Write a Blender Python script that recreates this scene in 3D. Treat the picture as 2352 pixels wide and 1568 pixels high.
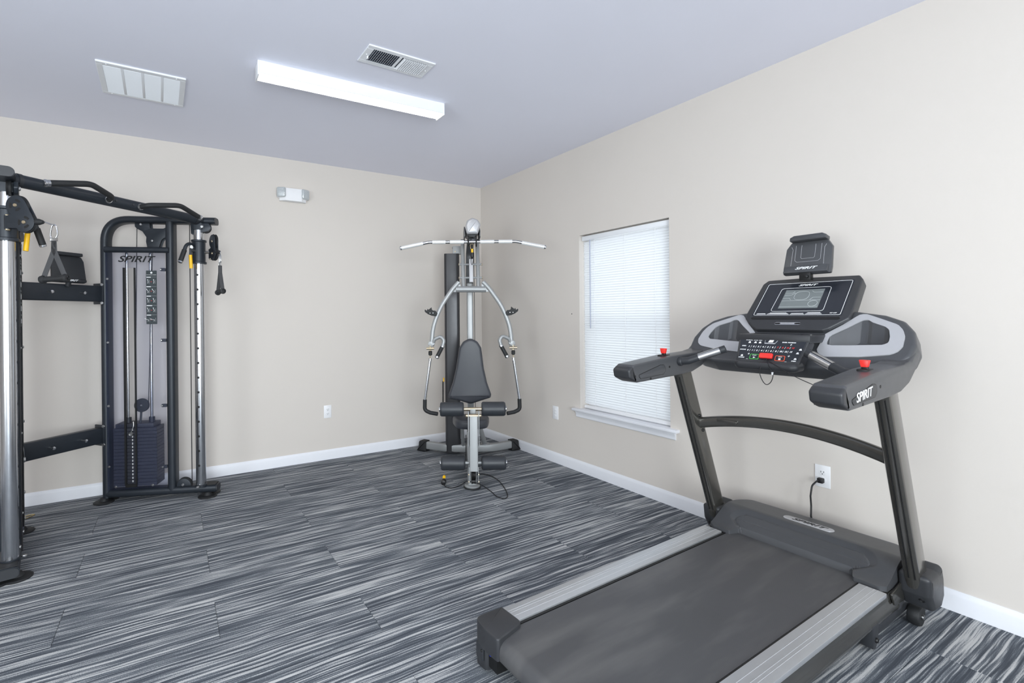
import bpy, bmesh, math, random
from mathutils import Vector, Matrix
random.seed(7)
for _o in list(bpy.data.objects):
    bpy.data.objects.remove(_o)
SC = bpy.context.scene
COL = SC.collection
PI = math.pi
H = 2.743                                   # ceiling height, room corner at the origin, room on x<0, y<0

# ------------------------------------------------------------------ camera
cam_data = bpy.data.cameras.new('camera')
cam = bpy.data.objects.new('camera', cam_data); COL.objects.link(cam)
F_PX = 1112.792
yaw, pitch, roll = 0.522744, -0.002627, 0.008746
fwd = Vector((math.sin(yaw), math.cos(yaw), 0)); rt = Vector((math.cos(yaw), -math.sin(yaw), 0)); upv = Vector((0, 0, 1))
Fv = fwd * math.cos(pitch) + upv * math.sin(pitch)
Uv = upv * math.cos(pitch) - fwd * math.sin(pitch)
Rv = rt * math.cos(roll) - Uv * math.sin(roll)
Up = rt * math.sin(roll) + Uv * math.cos(roll)
mw = Matrix(((Rv.x, Up.x, -Fv.x, -2.9966), (Rv.y, Up.y, -Fv.y, -4.4880), (Rv.z, Up.z, -Fv.z, 1.3200), (0, 0, 0, 1)))
cam.matrix_world = mw
cam_data.sensor_fit = 'HORIZONTAL'; cam_data.sensor_width = 36.0
cam_data.lens = 36.0 * F_PX / 2352.0
cam_data.shift_x = (1176 - 1032.885) / 2352.0
cam_data.shift_y = (729.965 - 784) / 2352.0
cam_data.clip_start = 0.02
SC.camera = cam

# ------------------------------------------------------------------ sky, daylight, exposure
SC.view_settings.view_transform = 'Standard'
SC.view_settings.look = 'None'
SC.view_settings.gamma = 1.0
SC.view_settings.use_curve_mapping = False
SC.view_settings.exposure = 0.6
W = bpy.data.worlds.new('world'); SC.world = W; W.use_nodes = True
_bg = W.node_tree.nodes['Background']
_bg.inputs[0].default_value = (0.95, 0.97, 1.0, 1); _bg.inputs[1].default_value = 0.72

def area(name, loc, direction, sx, sy, power, color):
    d = bpy.data.lights.new(name, 'AREA'); d.shape = 'RECTANGLE'; d.size = sx; d.size_y = sy
    d.energy = power; d.color = color
    o = bpy.data.objects.new(name, d); COL.objects.link(o)
    o.location = loc; o.rotation_euler = Vector(direction).to_track_quat('-Z', 'Y').to_euler()
    return o
DAY = (0.94, 0.96, 1.0)
area('daylight_storefront_window', (-3.4, -7.55, 1.35), (0.06, 1, 0.02), 2.6, 1.9, 232, DAY)
area('fill_side_window', (-5.95, -4.3, 1.4), (1, 0.12, 0.0), 1.9, 1.7, 72, DAY)  # fill light at an added window out of view
area('daylight_blind_window', (0.45, -1.92, 1.6), (-1, 0, -0.25), 1.3, 1.9, 3.0, (0.96, 0.97, 1.0))
LAMP = 13.0                                   # emission of the ceiling lamp lenses

# ------------------------------------------------------------------ helpers
def srgb(r, g, b):
    f = lambda c: (c / 255 / 12.92) if c / 255 <= 0.04045 else ((c / 255 + 0.055) / 1.055) ** 2.4
    return (f(r), f(g), f(b), 1)

def mat(name, col, rough=0.5, metal=0.0, noise=0.06, nscale=30.0, bump=0.0, bscale=200.0, coat=0.0, spec=0.5):
    m = bpy.data.materials.new(name); m.use_nodes = True
    nt = m.node_tree; b = nt.nodes['Principled BSDF']
    b.inputs['Metallic'].default_value = metal
    b.inputs['Specular IOR Level'].default_value = spec
    if coat: b.inputs['Coat Weight'].default_value = coat; b.inputs['Coat Roughness'].default_value = 0.15
    tc = nt.nodes.new('ShaderNodeTexCoord')
    n = nt.nodes.new('ShaderNodeTexNoise'); n.inputs['Scale'].default_value = nscale; n.inputs['Detail'].default_value = 3
    nt.links.new(tc.outputs['Object'], n.inputs['Vector'])
    mx = nt.nodes.new('ShaderNodeMix'); mx.data_type = 'RGBA'
    c = col
    mx.inputs[6].default_value = tuple(x * (1 - noise) for x in c[:3]) + (1,)
    mx.inputs[7].default_value = tuple(min(1, x * (1 + noise)) for x in c[:3]) + (1,)
    nt.links.new(n.outputs['Fac'], mx.inputs[0]); nt.links.new(mx.outputs[2], b.inputs['Base Color'])
    mr = nt.nodes.new('ShaderNodeMapRange'); mr.inputs[3].default_value = rough * 0.88; mr.inputs[4].default_value = min(1, rough * 1.12)
    nt.links.new(n.outputs['Fac'], mr.inputs[0]); nt.links.new(mr.outputs[0], b.inputs['Roughness'])
    if bump:
        n2 = nt.nodes.new('ShaderNodeTexNoise'); n2.inputs['Scale'].default_value = bscale; n2.inputs['Detail'].default_value = 2
        nt.links.new(tc.outputs['Object'], n2.inputs['Vector'])
        bp = nt.nodes.new('ShaderNodeBump'); bp.inputs['Strength'].default_value = bump; bp.inputs['Distance'].default_value = 0.002
        nt.links.new(n2.outputs['Fac'], bp.inputs['Height']); nt.links.new(bp.outputs[0], b.inputs['Normal'])
    return m

def link(name, me, m, parent=None):
    o = bpy.data.objects.new(name, me); COL.objects.link(o)
    if m is not None and not me.materials: me.materials.append(m)
    if parent is not None: o.parent = parent
    return o

def finish(name, bm, m, parent=None, angle=32):
    bmesh.ops.recalc_face_normals(bm, faces=bm.faces)
    me = bpy.data.meshes.new(name); bm.to_mesh(me); bm.free()
    me.polygons.foreach_set('use_smooth', [True] * len(me.polygons))
    me.set_sharp_from_angle(angle=math.radians(angle))
    return link(name, me, m, parent)

def thing(name, label, cat, loc=(0, 0, 0), rz=0.0, group=None):
    o = bpy.data.objects.new(name, None); COL.objects.link(o); o.empty_display_size = 0.05
    o.location = loc; o.rotation_euler = (0, 0, rz)
    o['label'] = label; o['category'] = cat
    if group: o['group'] = group
    return o

def tag(o, label, cat=None, group=None):
    o['label'] = label
    if cat: o['category'] = cat
    if group: o['group'] = group
    return o

def struct(o, label=None):
    o['kind'] = 'structure'
    if label: o['label'] = label
    return o

# --- shapes: each adds to a bmesh
def V3(p): return Vector(p)

def add_box(bm, lo, hi, bevel=0.0, seg=2):
    lo, hi = Vector(lo), Vector(hi)
    r = bmesh.ops.create_cube(bm, size=1.0)
    vs = r['verts']
    for v in vs:
        v.co = Vector(((lo.x + hi.x) / 2 + v.co.x * abs(hi.x - lo.x), (lo.y + hi.y) / 2 + v.co.y * abs(hi.y - lo.y), (lo.z + hi.z) / 2 + v.co.z * abs(hi.z - lo.z)))
    if bevel:
        es = list({e for v in vs for e in v.link_edges})
        bmesh.ops.bevel(bm, geom=es, offset=bevel, segments=seg, profile=0.5, affect='EDGES')

def add_obox(bm, c, ax, ay, az, sx, sy, sz, bevel=0.0, seg=2):
    """oriented box, centre c, unit axes, full sizes"""
    c = Vector(c); ax, ay, az = Vector(ax), Vector(ay), Vector(az)
    r = bmesh.ops.create_cube(bm, size=1.0); vs = r['verts']
    for v in vs:
        v.co = c + ax * v.co.x * sx + ay * v.co.y * sy + az * v.co.z * sz
    if bevel:
        es = list({e for v in vs for e in v.link_edges})
        bmesh.ops.bevel(bm, geom=es, offset=bevel, segments=seg, profile=0.5, affect='EDGES')

def inset(outline, d):
    """move a polygon inwards by d"""
    k = len(outline); area_ = sum(outline[i][0] * outline[(i + 1) % k][1] - outline[(i + 1) % k][0] * outline[i][1] for i in range(k))
    sg_ = 1.0 if area_ > 0 else -1.0; out = []
    for i in range(k):
        p, a, b = outline[i], outline[i - 1], outline[(i + 1) % k]
        n1 = (-(p[1] - a[1]) * sg_, (p[0] - a[0]) * sg_); n2 = (-(b[1] - p[1]) * sg_, (b[0] - p[0]) * sg_)
        l1, l2 = math.hypot(*n1) or 1e-9, math.hypot(*n2) or 1e-9
        m_ = (n1[0] / l1 + n2[0] / l2, n1[1] / l1 + n2[1] / l2); lm = math.hypot(*m_)
        if lm < 1e-6: out.append(p); continue
        c_ = lm / 2
        f_ = min(1 / c_, 1.6) * d / lm
        out.append((p[0] + m_[0] * f_, p[1] + m_[1] * f_))
    return out

def add_prism(bm, outline, o, u, v, n, d0, d1, bevel=0.0, seg=2, both=True):
    """polygon outline [(u,v)] in the plane o,u,v pushed along n from d0 to d1, edges rounded by bevel"""
    o, u, v, n = Vector(o), Vector(u), Vector(v), Vector(n)
    if d1 < d0: d0, d1 = d1, d0
    bevel = min(bevel, (d1 - d0) * 0.499)
    levels = []
    if bevel > 0:
        if both:
            for i in range(seg + 1):
                t_ = PI / 2 * i / seg; levels.append((bevel * (1 - math.sin(t_)), d0 + bevel * (1 - math.cos(t_))))
        else: levels.append((0, d0))
        for i in range(seg + 1):
            t_ = PI / 2 * i / seg; levels.append((bevel * (1 - math.cos(t_)), d1 - bevel * (1 - math.sin(t_))))
    else: levels = [(0, d0), (0, d1)]
    rings = []
    for q, h in levels:
        pts = inset(outline, q) if q > 1e-7 else outline
        rings.append([bm.verts.new(o + u * p[0] + v * p[1] + n * h) for p in pts])
    k = len(outline)
    bm.faces.new(list(reversed(rings[0]))); bm.faces.new(rings[-1])
    for A, B in zip(rings, rings[1:]):
        for i in range(k):
            j = (i + 1) % k
            bm.faces.new((A[i], A[j], B[j], B[i]))

def fillet(pts, r, n=5, closed=False):
    """round the corners of a polyline; r a number or list"""
    pts = [Vector(p) for p in pts]; out = []; k = len(pts)
    for i, p in enumerate(pts):
        rr = r[i] if isinstance(r, (list, tuple)) else r
        if (not closed and i in (0, k - 1)) or rr <= 0:
            out.append(p); continue
        a, b = pts[i - 1], pts[(i + 1) % k]
        da, db = (a - p), (b - p); la, lb = da.length, db.length
        da.normalize(); db.normalize()
        ang = da.angle(db)
        if ang > PI - 0.02: out.append(p); continue
        t = min(rr / math.tan(ang / 2), la * 0.49, lb * 0.49)
        p0, p1 = p + da * t, p + db * t
        for j in range(n + 1):
            s = j / n
            out.append(p0 * (1 - s) ** 2 + p * 2 * s * (1 - s) + p1 * s * s)
    return out

def fil2(pts, r, n=5):
    return [(p.x, p.y) for p in fillet([(a, b, 0) for a, b in pts], r, n, True)]

def circle(r, n=16, ry=None):
    ry = ry or r
    return [(r * math.cos(2 * PI * i / n), ry * math.sin(2 * PI * i / n)) for i in range(n)]

def rrect(w, h, r, n=3):
    out = []
    for cx, cy, a0 in ((w / 2 - r, h / 2 - r, 0), (-w / 2 + r, h / 2 - r, PI / 2), (-w / 2 + r, -h / 2 + r, PI), (w / 2 - r, -h / 2 + r, 1.5 * PI)):
        for i in range(n + 1):
            a = a0 + PI / 2 * i / n
            out.append((cx + r * math.cos(a), cy + r * math.sin(a)))
    return out

def add_sweep(bm, path, sec, up=(0, 0, 1), cap=True, closed=False, scale=None):
    """sweep 2-D section along path; sec x runs sideways, sec y along 'up'"""
    P = [Vector(p) for p in path]; k = len(P); rings = []
    up = Vector(up)
    T = []
    for i in range(k):
        if closed: t = P[(i + 1) % k] - P[i - 1]
        elif i == 0: t = P[1] - P[0]
        elif i == k - 1: t = P[-1] - P[-2]
        else: t = (P[i + 1] - P[i]).normalized() + (P[i] - P[i - 1]).normalized()
        T.append(t.normalized())
    side = T[0].cross(up)
    if side.length < 1e-4: side = T[0].cross(Vector((1, 0, 0)))
    side.normalize(); nrm = side.cross(T[0]).normalized()
    for i in range(k):
        if i:
            q = T[i - 1].rotation_difference(T[i]); nrm = q @ nrm
            nrm = (nrm - T[i] * nrm.dot(T[i])).normalized()
        side = T[i].cross(nrm).normalized()
        sc = scale[i] if scale else 1.0
        rings.append([bm.verts.new(P[i] + side * (a * sc) + nrm * (b * sc)) for a, b in sec])
    n = len(sec)
    for i in range(k if closed else k - 1):
        A, B = rings[i], rings[(i + 1) % k]
        for j in range(n):
            bm.faces.new((A[j], A[(j + 1) % n], B[(j + 1) % n], B[j]))
    if cap and not closed:
        bm.faces.new(list(reversed(rings[0]))); bm.faces.new(rings[-1])

def add_tube(bm, path, r, n=14, fr=0.0, up=(0, 0, 1), closed=False):
    add_sweep(bm, fillet(path, fr) if fr else path, circle(r, n), up, closed=closed)

def add_lathe(bm, prof, o, axis, n=20):
    """profile [(r,h)] about axis at o"""
    o = Vector(o); ax = Vector(axis).normalized()
    s = ax.cross(Vector((0, 0, 1)))
    if s.length < 1e-3: s = Vector((1, 0, 0))
    s.normalize(); t = ax.cross(s)
    rings = []
    for r, h in prof:
        rings.append([bm.verts.new(o + ax * h + (s * math.cos(2 * PI * i / n) + t * math.sin(2 * PI * i / n)) * max(r, 1e-5)) for i in range(n)])
    for a, b in zip(rings, rings[1:]):
        for i in range(n):
            bm.faces.new((a[i], a[(i + 1) % n], b[(i + 1) % n], b[i]))
    bm.faces.new(list(reversed(rings[0]))); bm.faces.new(rings[-1])

def box(name, lo, hi, m, parent=None, bevel=0.0, seg=2):
    bm = bmesh.new(); add_box(bm, lo, hi, bevel, seg); return finish(name, bm, m, parent)
def obox(name, c, ax, ay, az, sx, sy, sz, m, parent=None, bevel=0.0):
    bm = bmesh.new(); add_obox(bm, c, ax, ay, az, sx, sy, sz, bevel); return finish(name, bm, m, parent)
def prism(name, outline, o, u, v, n, d0, d1, m, parent=None, bevel=0.0, seg=2, both=True):
    bm = bmesh.new(); add_prism(bm, outline, o, u, v, n, d0, d1, bevel, seg, both); return finish(name, bm, m, parent)
def tube(name, path, r, m, parent=None, n=14, fr=0.0, closed=False):
    bm = bmesh.new(); add_tube(bm, path, r, n, fr, closed=closed); return finish(name, bm, m, parent)
def sweep(name, path, sec, m, parent=None, up=(0, 0, 1), fr=0.0):
    bm = bmesh.new(); add_sweep(bm, fillet(path, fr, 12 if fr > 0.1 else 6) if fr else path, sec, up); return finish(name, bm, m, parent)
def lathe(name, prof, o, axis, m, parent=None, n=20):
    bm = bmesh.new(); add_lathe(bm, prof, o, axis, n); return finish(name, bm, m, parent)
def bolt(name, o, axis, r, m, parent=None, h=None):
    h = h or r * 0.7
    return lathe(name, [(r, 0), (r, h * 0.5), (r * 0.75, h), (0.0, h * 1.05)], o, axis, m, parent, 10)

def text(name, s, o, x, y, size, m, parent=None, shear=0.0, sx=1.0, depth=0.0006, bold=0.0, align='CENTER'):
    """lettering as mesh: o centre, x reading direction, y up"""
    x, y = Vector(x).normalized(), Vector(y).normalized(); n = x.cross(y).normalized()
    c = bpy.data.curves.new(name, 'FONT'); c.body = s; c.size = size; c.shear = shear; c.offset = bold
    c.align_x = align; c.align_y = 'CENTER'; c.extrude = depth; c.resolution_u = 3
    t = bpy.data.objects.new(name, c); COL.objects.link(t)
    dg = bpy.context.evaluated_depsgraph_get()
    me = bpy.data.meshes.new_from_object(t.evaluated_get(dg))
    bpy.data.objects.remove(t); bpy.data.curves.remove(c)
    M = Matrix(((x.x * sx, y.x, n.x, o[0]), (x.y * sx, y.y, n.y, o[1]), (x.z * sx, y.z, n.z, o[2]), (0, 0, 0, 1)))
    me.transform(M); me.materials.clear(); me.name = name
    return link(name, me, m, parent)

SPIRIT = dict(shear=0.33, sx=1.55, bold=0.0)

# ------------------------------------------------------------------ materials
M = {}
M['frame_black'] = mat('black powder coated steel', srgb(42, 47, 54), 0.42, 0.25, bump=0.05, bscale=400)
M['frame_soft'] = mat('satin black plastic', srgb(44, 46, 50), 0.45, 0.0, bump=0.04, bscale=500)
M['rubber'] = mat('black rubber', srgb(28, 29, 31), 0.62, bump=0.1, bscale=300)
M['black'] = mat('deep black', srgb(14, 14, 15), 0.5)
M['chrome'] = mat('chrome steel', srgb(196, 198, 202), 0.2, 1.0, noise=0.0)
M['steel'] = mat('brushed steel', srgb(190, 190, 190), 0.3, 1.0, noise=0.05)
M['alu'] = mat('anodised aluminium', srgb(206, 208, 211), 0.42, 0.85, noise=0.03)
M['silver_paint'] = mat('silver metallic paint', srgb(158, 160, 161), 0.42, 0.4, noise=0.02)
M['white_paint'] = mat('white bar enamel', srgb(226, 226, 226), 0.3, 0.2, noise=0.03)
M['gun'] = mat('gunmetal metallic paint', srgb(86, 84, 80), 0.2, 0.65, noise=0.0, coat=0.6)
M['tm_plastic'] = mat('charcoal moulded plastic', srgb(72, 73, 76), 0.34, 0.1, noise=0.03, bump=0.03, bscale=600)
M['tm_dark'] = mat('dark moulded plastic', srgb(48, 49, 52), 0.42, 0.0, bump=0.06, bscale=600)
M['tm_panel'] = mat('black glossy overlay', srgb(38, 41, 48), 0.22, 0.0, noise=0.03)
M['tm_silver'] = mat('silver plastic trim', srgb(186, 186, 189), 0.34, 0.3, noise=0.02)
M['print_white'] = mat('white print', srgb(238, 238, 238), 0.5, noise=0.0)
M['print_red'] = mat('red print', srgb(205, 52, 52), 0.5, noise=0.0)
M['print_black'] = mat('black print', srgb(12, 12, 14), 0.5, noise=0.0)
M['red'] = mat('red plastic', srgb(228, 52, 46), 0.35)
M['yellow'] = mat('yellow plastic', srgb(245, 190, 18), 0.4)
M['blue'] = mat('blue plastic', srgb(10, 118, 240), 0.4)
M['green'] = mat('green print', srgb(70, 190, 70), 0.4)
M['orange'] = mat('orange print', srgb(232, 88, 52), 0.4)
M['vinyl'] = mat('black upholstery vinyl', srgb(58, 60, 66), 0.42, noise=0.08, nscale=14, bump=0.12, bscale=700)
M['foam'] = mat('black foam vinyl', srgb(46, 49, 54), 0.45, bump=0.1, bscale=700)
M['gym_black'] = mat('satin black sheet steel', srgb(56, 56, 59), 0.34, 0.3, noise=0.04)
M['zinc'] = mat('yellow zinc hardware', srgb(200, 184, 156), 0.3, 0.9)
M['webbing'] = mat('grey nylon webbing', srgb(66, 66, 68), 0.8, bump=0.3, bscale=900)
M['cord'] = mat('black cable', srgb(20, 19, 22), 0.45)
M['plate'] = mat('weight plate grey', srgb(40, 42, 52), 0.5)
M['sticker'] = mat('instruction placard', srgb(48, 56, 60), 0.5)
M['white_plastic'] = mat('white plastic', srgb(236, 236, 238), 0.4, noise=0.01)
M['trim_white'] = mat('white trim paint', srgb(232, 233, 238), 0.42, noise=0.015)
M['metal_white'] = mat('white enamelled metal', srgb(234, 236, 240), 0.38, noise=0.01)
M['duct'] = mat('dark duct metal', srgb(58, 66, 80), 0.6)

# ================================================================== THE ROOM
def wall_mat(name, col):
    m = mat(name, col, 0.72, noise=0.012, nscale=3.0, bump=0.10, bscale=260, spec=0.3)
    return m
M['wall'] = wall_mat('greige wall paint', srgb(213, 206, 199))
M['ceiling'] = wall_mat('flat ceiling paint', srgb(236, 237, 249))

XL, YF = -5.6, -7.3                       # far left wall and the wall behind the camera
TH = 0.16
def wall_with_holes(name, lo, hi, axis, holes, label):
    """a wall slab (lo..hi) with rectangular holes; axis = horizontal axis along the wall, holes = (h0,h1,z0,z1)"""
    bm = bmesh.new(); ax = 0 if axis == 'x' else 1
    cuts = sorted(holes); cur = lo[ax]
    def seg(a, b, z0, z1):
        l, h = list(lo), list(hi); l[ax], h[ax], l[2], h[2] = a, b, z0, z1
        add_box(bm, l, h)
    for h0, h1, z0, z1 in cuts:
        seg(cur, h0, lo[2], hi[2]); seg(h0, h1, lo[2], z0); seg(h0, h1, z1, hi[2]); cur = h1
    seg(cur, hi[ax], lo[2], hi[2])
    bmesh.ops.remove_doubles(bm, verts=bm.verts, dist=1e-5)
    return struct(finish(name, bm, M['wall'], None, 20), label)

WIN = (-2.340, -1.487, 0.533, 1.994)      # window in the right wall: y0,y1,z0,z1
wall_with_holes('wall_right', (0, YF - TH, 0), (TH, TH, H), 'y', [WIN], 'greige painted wall with the window behind the treadmill')
struct(box('wall_back', (XL - TH, 0, 0), (0, TH, H), M['wall']), 'greige painted wall behind the cable machine')
wall_with_holes('wall_left', (XL - TH, YF - TH, 0), (XL, 0, H), 'y', [(-5.25, -3.35, 0.55, 2.25)], 'greige painted wall on the far left')
wall_with_holes('wall_front', (XL, YF - TH, 0), (0, YF, H), 'x', [(-4.7, -2.1, 0.4, 2.3)], 'greige painted wall behind the viewer')
struct(box('ceiling', (XL - TH, YF - TH, H), (TH, TH, H + 0.12), M['ceiling']), 'smooth pale blue grey painted ceiling')

# --- carpet planks
def carpet_material():
    m = bpy.data.materials.new('striped carpet plank'); m.use_nodes = True
    nt = m.node_tree; N = nt.nodes; L = nt.links; b = N['Principled BSDF']
    b.inputs['Roughness'].default_value = 0.95; b.inputs['Specular IOR Level'].default_value = 0.12
    tc = N.new('ShaderNodeTexCoord'); oi = N.new('ShaderNodeObjectInfo')
    ofs = N.new('ShaderNodeCombineXYZ')
    k1 = N.new('ShaderNodeMath'); k1.operation = 'MULTIPLY'; k1.inputs[1].default_value = 37.0; L.new(oi.outputs['Random'], k1.inputs[0])
    k2 = N.new('ShaderNodeMath'); k2.operation = 'MULTIPLY'; k2.inputs[1].default_value = 91.7; L.new(oi.outputs['Random'], k2.inputs[0])
    L.new(k1.outputs[0], ofs.inputs[0]); L.new(k2.outputs[0], ofs.inputs[1])
    add = N.new('ShaderNodeVectorMath'); add.operation = 'ADD'; L.new(tc.outputs['Object'], add.inputs[0]); L.new(ofs.outputs[0], add.inputs[1])
    # gentle waviness of the streaks
    wv = N.new('ShaderNodeTexNoise'); wv.inputs['Scale'].default_value = 4.0; wv.inputs['Detail'].default_value = 1
    L.new(add.outputs[0], wv.inputs['Vector'])
    wsub = N.new('ShaderNodeVectorMath'); wsub.operation = 'MULTIPLY_ADD'
    L.new(wv.outputs['Color'], wsub.inputs[0]); wsub.inputs[1].default_value = (0, 0.018, 0); L.new(add.outputs[0], wsub.inputs[2])
    def streak(sx, sy, detail, rough=0.55):
        mp = N.new('ShaderNodeMapping'); mp.inputs['Scale'].default_value = (sx, sy, 1)
        L.new(wsub.outputs[0], mp.inputs['Vector'])
        n = N.new('ShaderNodeTexNoise'); n.inputs['Scale'].default_value = 1; n.inputs['Detail'].default_value = detail; n.inputs['Roughness'].default_value = rough
        L.new(mp.outputs[0], n.inputs['Vector']); return n.outputs['Fac']
    s1 = streak(1.5, 78, 3.0, 0.6); s2 = streak(4.5, 185, 2, 0.5); s3 = streak(1.2, 26, 1)
    r1 = N.new('ShaderNodeValToRGB'); e = r1.color_ramp.elements
    e[0].position = 0.36; e[0].color = srgb(72, 76, 83)
    e[1].position = 0.66; e[1].color = srgb(192, 192, 192)
    x = r1.color_ramp.elements.new(0.47); x.color = srgb(92, 97, 104)
    x = r1.color_ramp.elements.new(0.53); x.color = srgb(120, 124, 129)
    x = r1.color_ramp.elements.new(0.575); x.color = srgb(160, 162, 164)
    mxv = N.new('ShaderNodeMath'); mxv.operation = 'MULTIPLY_ADD'; mxv.inputs[1].default_value = 0.42
    sub = N.new('ShaderNodeMath'); sub.operation = 'SUBTRACT'; sub.inputs[1].default_value = 0.5; L.new(s2, sub.inputs[0])
    L.new(sub.outputs[0], mxv.inputs[0]); L.new(s1, mxv.inputs[2])
    mx3 = N.new('ShaderNodeMath'); mx3.operation = 'MULTIPLY_ADD'; mx3.inputs[1].default_value = 0.22
    sub3 = N.new('ShaderNodeMath'); sub3.operation = 'SUBTRACT'; sub3.inputs[1].default_value = 0.5; L.new(s3, sub3.inputs[0])
    L.new(sub3.outputs[0], mx3.inputs[0]); L.new(mxv.outputs[0], mx3.inputs[2])
    # loop pile speckle
    vo = N.new('ShaderNodeTexNoise'); vo.inputs['Scale'].default_value = 330; vo.inputs['Detail'].default_value = 1
    L.new(tc.outputs['Object'], vo.inputs['Vector'])
    mx4 = N.new('ShaderNodeMath'); mx4.operation = 'MULTIPLY_ADD'; mx4.inputs[1].default_value = 0.26
    sub4 = N.new('ShaderNodeMath'); sub4.operation = 'SUBTRACT'; sub4.inputs[1].default_value = 0.5; L.new(vo.outputs['Fac'], sub4.inputs[0])
    L.new(sub4.outputs[0], mx4.inputs[0]); L.new(mx3.outputs[0], mx4.inputs[2])
    L.new(mx4.outputs[0], r1.inputs[0]); L.new(r1.outputs[0], b.inputs['Base Color'])
    bp = N.new('ShaderNodeBump'); bp.inputs['Strength'].default_value = 0.5; bp.inputs['Distance'].default_value = 0.003
    L.new(mx4.outputs[0], bp.inputs['Height']); L.new(bp.outputs[0], b.inputs['Normal'])
    return m
M['carpet'] = carpet_material()
M['subfloor'] = mat('dark carpet seam', srgb(150, 150, 150), 0.95)
floor = struct(box('floor', (XL - TH, YF - TH, -0.10), (TH, TH, -0.0065), M['subfloor']), 'floor of grey striped carpet planks')
RW, PL = 0.2975, 1.196
pl_cache = {}
row = 0; y1 = -0.79 + RW * 3
rows = []
while y1 > YF:
    y0 = y1 - RW
    off = -2.83 if (row % 2 == 1) else -2.83 + PL / 2
    rows.append((max(y0, YF), min(y1, 0.0), off)); y1 = y0; row += 1
for y0, y1, off in rows:
    if y1 <= y0: continue
    x = off - PL * 3
    while x < 0:
        a, b_ = max(x, XL), min(x + PL, 0.0)
        if b_ - a > 0.01:
            key = (round(b_ - a, 3), round(y1 - y0, 3))
            if key not in pl_cache:
                bm = bmesh.new(); add_box(bm, (-key[0] / 2 + 0.0006, -key[1] / 2 + 0.0005, -0.006), (key[0] / 2 - 0.0006, key[1] / 2 - 0.0005, 0.0), 0.0012, 1)
                o = finish('carpet_plank', bm, M['carpet'], floor); pl_cache[key] = o.data
            else:
                o = link('carpet_plank', pl_cache[key], None, floor)
            o.location = ((a + b_) / 2, (y0 + y1) / 2, 0)
        x += PL

# --- baseboards: profile swept along the wall
def baseboard(name, p0, p1, inward, label):
    prof = [(0, 0), (0.014, 0), (0.014, 0.068), (0.011, 0.080), (0.006, 0.088), (0.0045, 0.092), (0, 0.092)]
    p0, p1, inward = Vector(p0), Vector(p1), Vector(inward)
    bm = bmesh.new()
    a = [bm.verts.new(p0 + inward * q[0] + Vector((0, 0, q[1]))) for q in prof]
    b = [bm.verts.new(p1 + inward * q[0] + Vector((0, 0, q[1]))) for q in prof]
    k = len(prof)
    for i in range(k): bm.faces.new((a[i], a[(i + 1) % k], b[(i + 1) % k], b[i]))
    bm.faces.new(a); bm.faces.new(list(reversed(b)))
    return struct(finish(name, bm, M['trim_white'], None, 20), label)
baseboard('baseboard_back', (XL, 0, 0), (0, 0, 0), (0, -1, 0), 'white baseboard along the back wall')
baseboard('baseboard_right', (0, -0.0145, 0), (0, YF, 0), (-1, 0, 0), 'white baseboard along the window wall')
baseboard('baseboard_left', (XL, YF, 0), (XL, 0, 0), (1, 0, 0), 'white baseboard along the left wall')
baseboard('baseboard_front', (0, YF, 0), (XL, YF, 0), (0, 1, 0), 'white baseboard behind the viewer')

# --- window in the right wall
def glass_mat():
    m = bpy.data.materials.new('window glass'); m.use_nodes = True
    nt = m.node_tree; nt.nodes.remove(nt.nodes['Principled BSDF']); out = nt.nodes['Material Output']
    tr = nt.nodes.new('ShaderNodeBsdfTransparent'); tr.inputs[0].default_value = (0.94, 0.97, 0.97, 1)
    gl = nt.nodes.new('ShaderNodeBsdfGlossy'); gl.inputs['Roughness'].default_value = 0.02
    mx = nt.nodes.new('ShaderNodeMixShader'); mx.inputs[0].default_value = 0.07
    nt.links.new(tr.outputs[0], mx.inputs[1]); nt.links.new(gl.outputs[0], mx.inputs[2]); nt.links.new(mx.outputs[0], out.inputs[0])
    return m
M['glass'] = glass_mat()
def window(name, axis, h0, h1, z0, z1, depth, sign, label, rail=True):
    """sash frame and panes; axis 'y' window lies in an x-plane at depth"""
    e = bpy.data.objects.new(name, None); COL.objects.link(e); struct(e, label)
    def B(nm, a0, a1, b0, b1, d0, d1, m, bev=0.003):
        d0, d1 = depth + sign * d0, depth + sign * d1
        lo, hi = ((min(d0, d1), a0, b0), (max(d0, d1), a1, b1)) if axis == 'y' else ((a0, min(d0, d1), b0), (a1, max(d0, d1), b1))
        return box(nm, lo, hi, m, e, bev)
    t = 0.045; zm = (z0 + z1) / 2
    B('window_frame', h0, h0 + t, z0, z1, 0, 0.05, M['white_plastic']); B('window_frame', h1 - t, h1, z0, z1, 0, 0.05, M['white_plastic'])
    B('window_frame', h0 + t, h1 - t, z0, z0 + t, 0, 0.05, M['white_plastic']); B('window_frame', h0 + t, h1 - t, z1 - t, z1, 0, 0.05, M['white_plastic'])
    B('meeting_rail', h0 + t, h1 - t, zm - 0.02, zm + 0.02, 0, 0.05, M['white_plastic'])
    B('pane', h0 + t, h1 - t, z0 + t, zm - 0.02, 0.02, 0.026, M['glass'], 0); B('pane', h0 + t, h1 - t, zm + 0.02, z1 - t, 0.02, 0.026, M['glass'], 0)
    return e
w1 = window('window_1', 'y', WIN[0], WIN[1], WIN[2], WIN[3], 0.10, 1, 'white framed window behind closed blinds')
window('window_2', 'x', -4.7, -2.1, 0.4, 2.3, YF - 0.06, -1, 'large white framed window behind the viewer')
window('added_side_window', 'y', -5.25, -3.35, 0.55, 2.25, XL - 0.06, -1, 'added unseen white framed window in the left wall')  # made-up window, lets extra light in from the left
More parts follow.
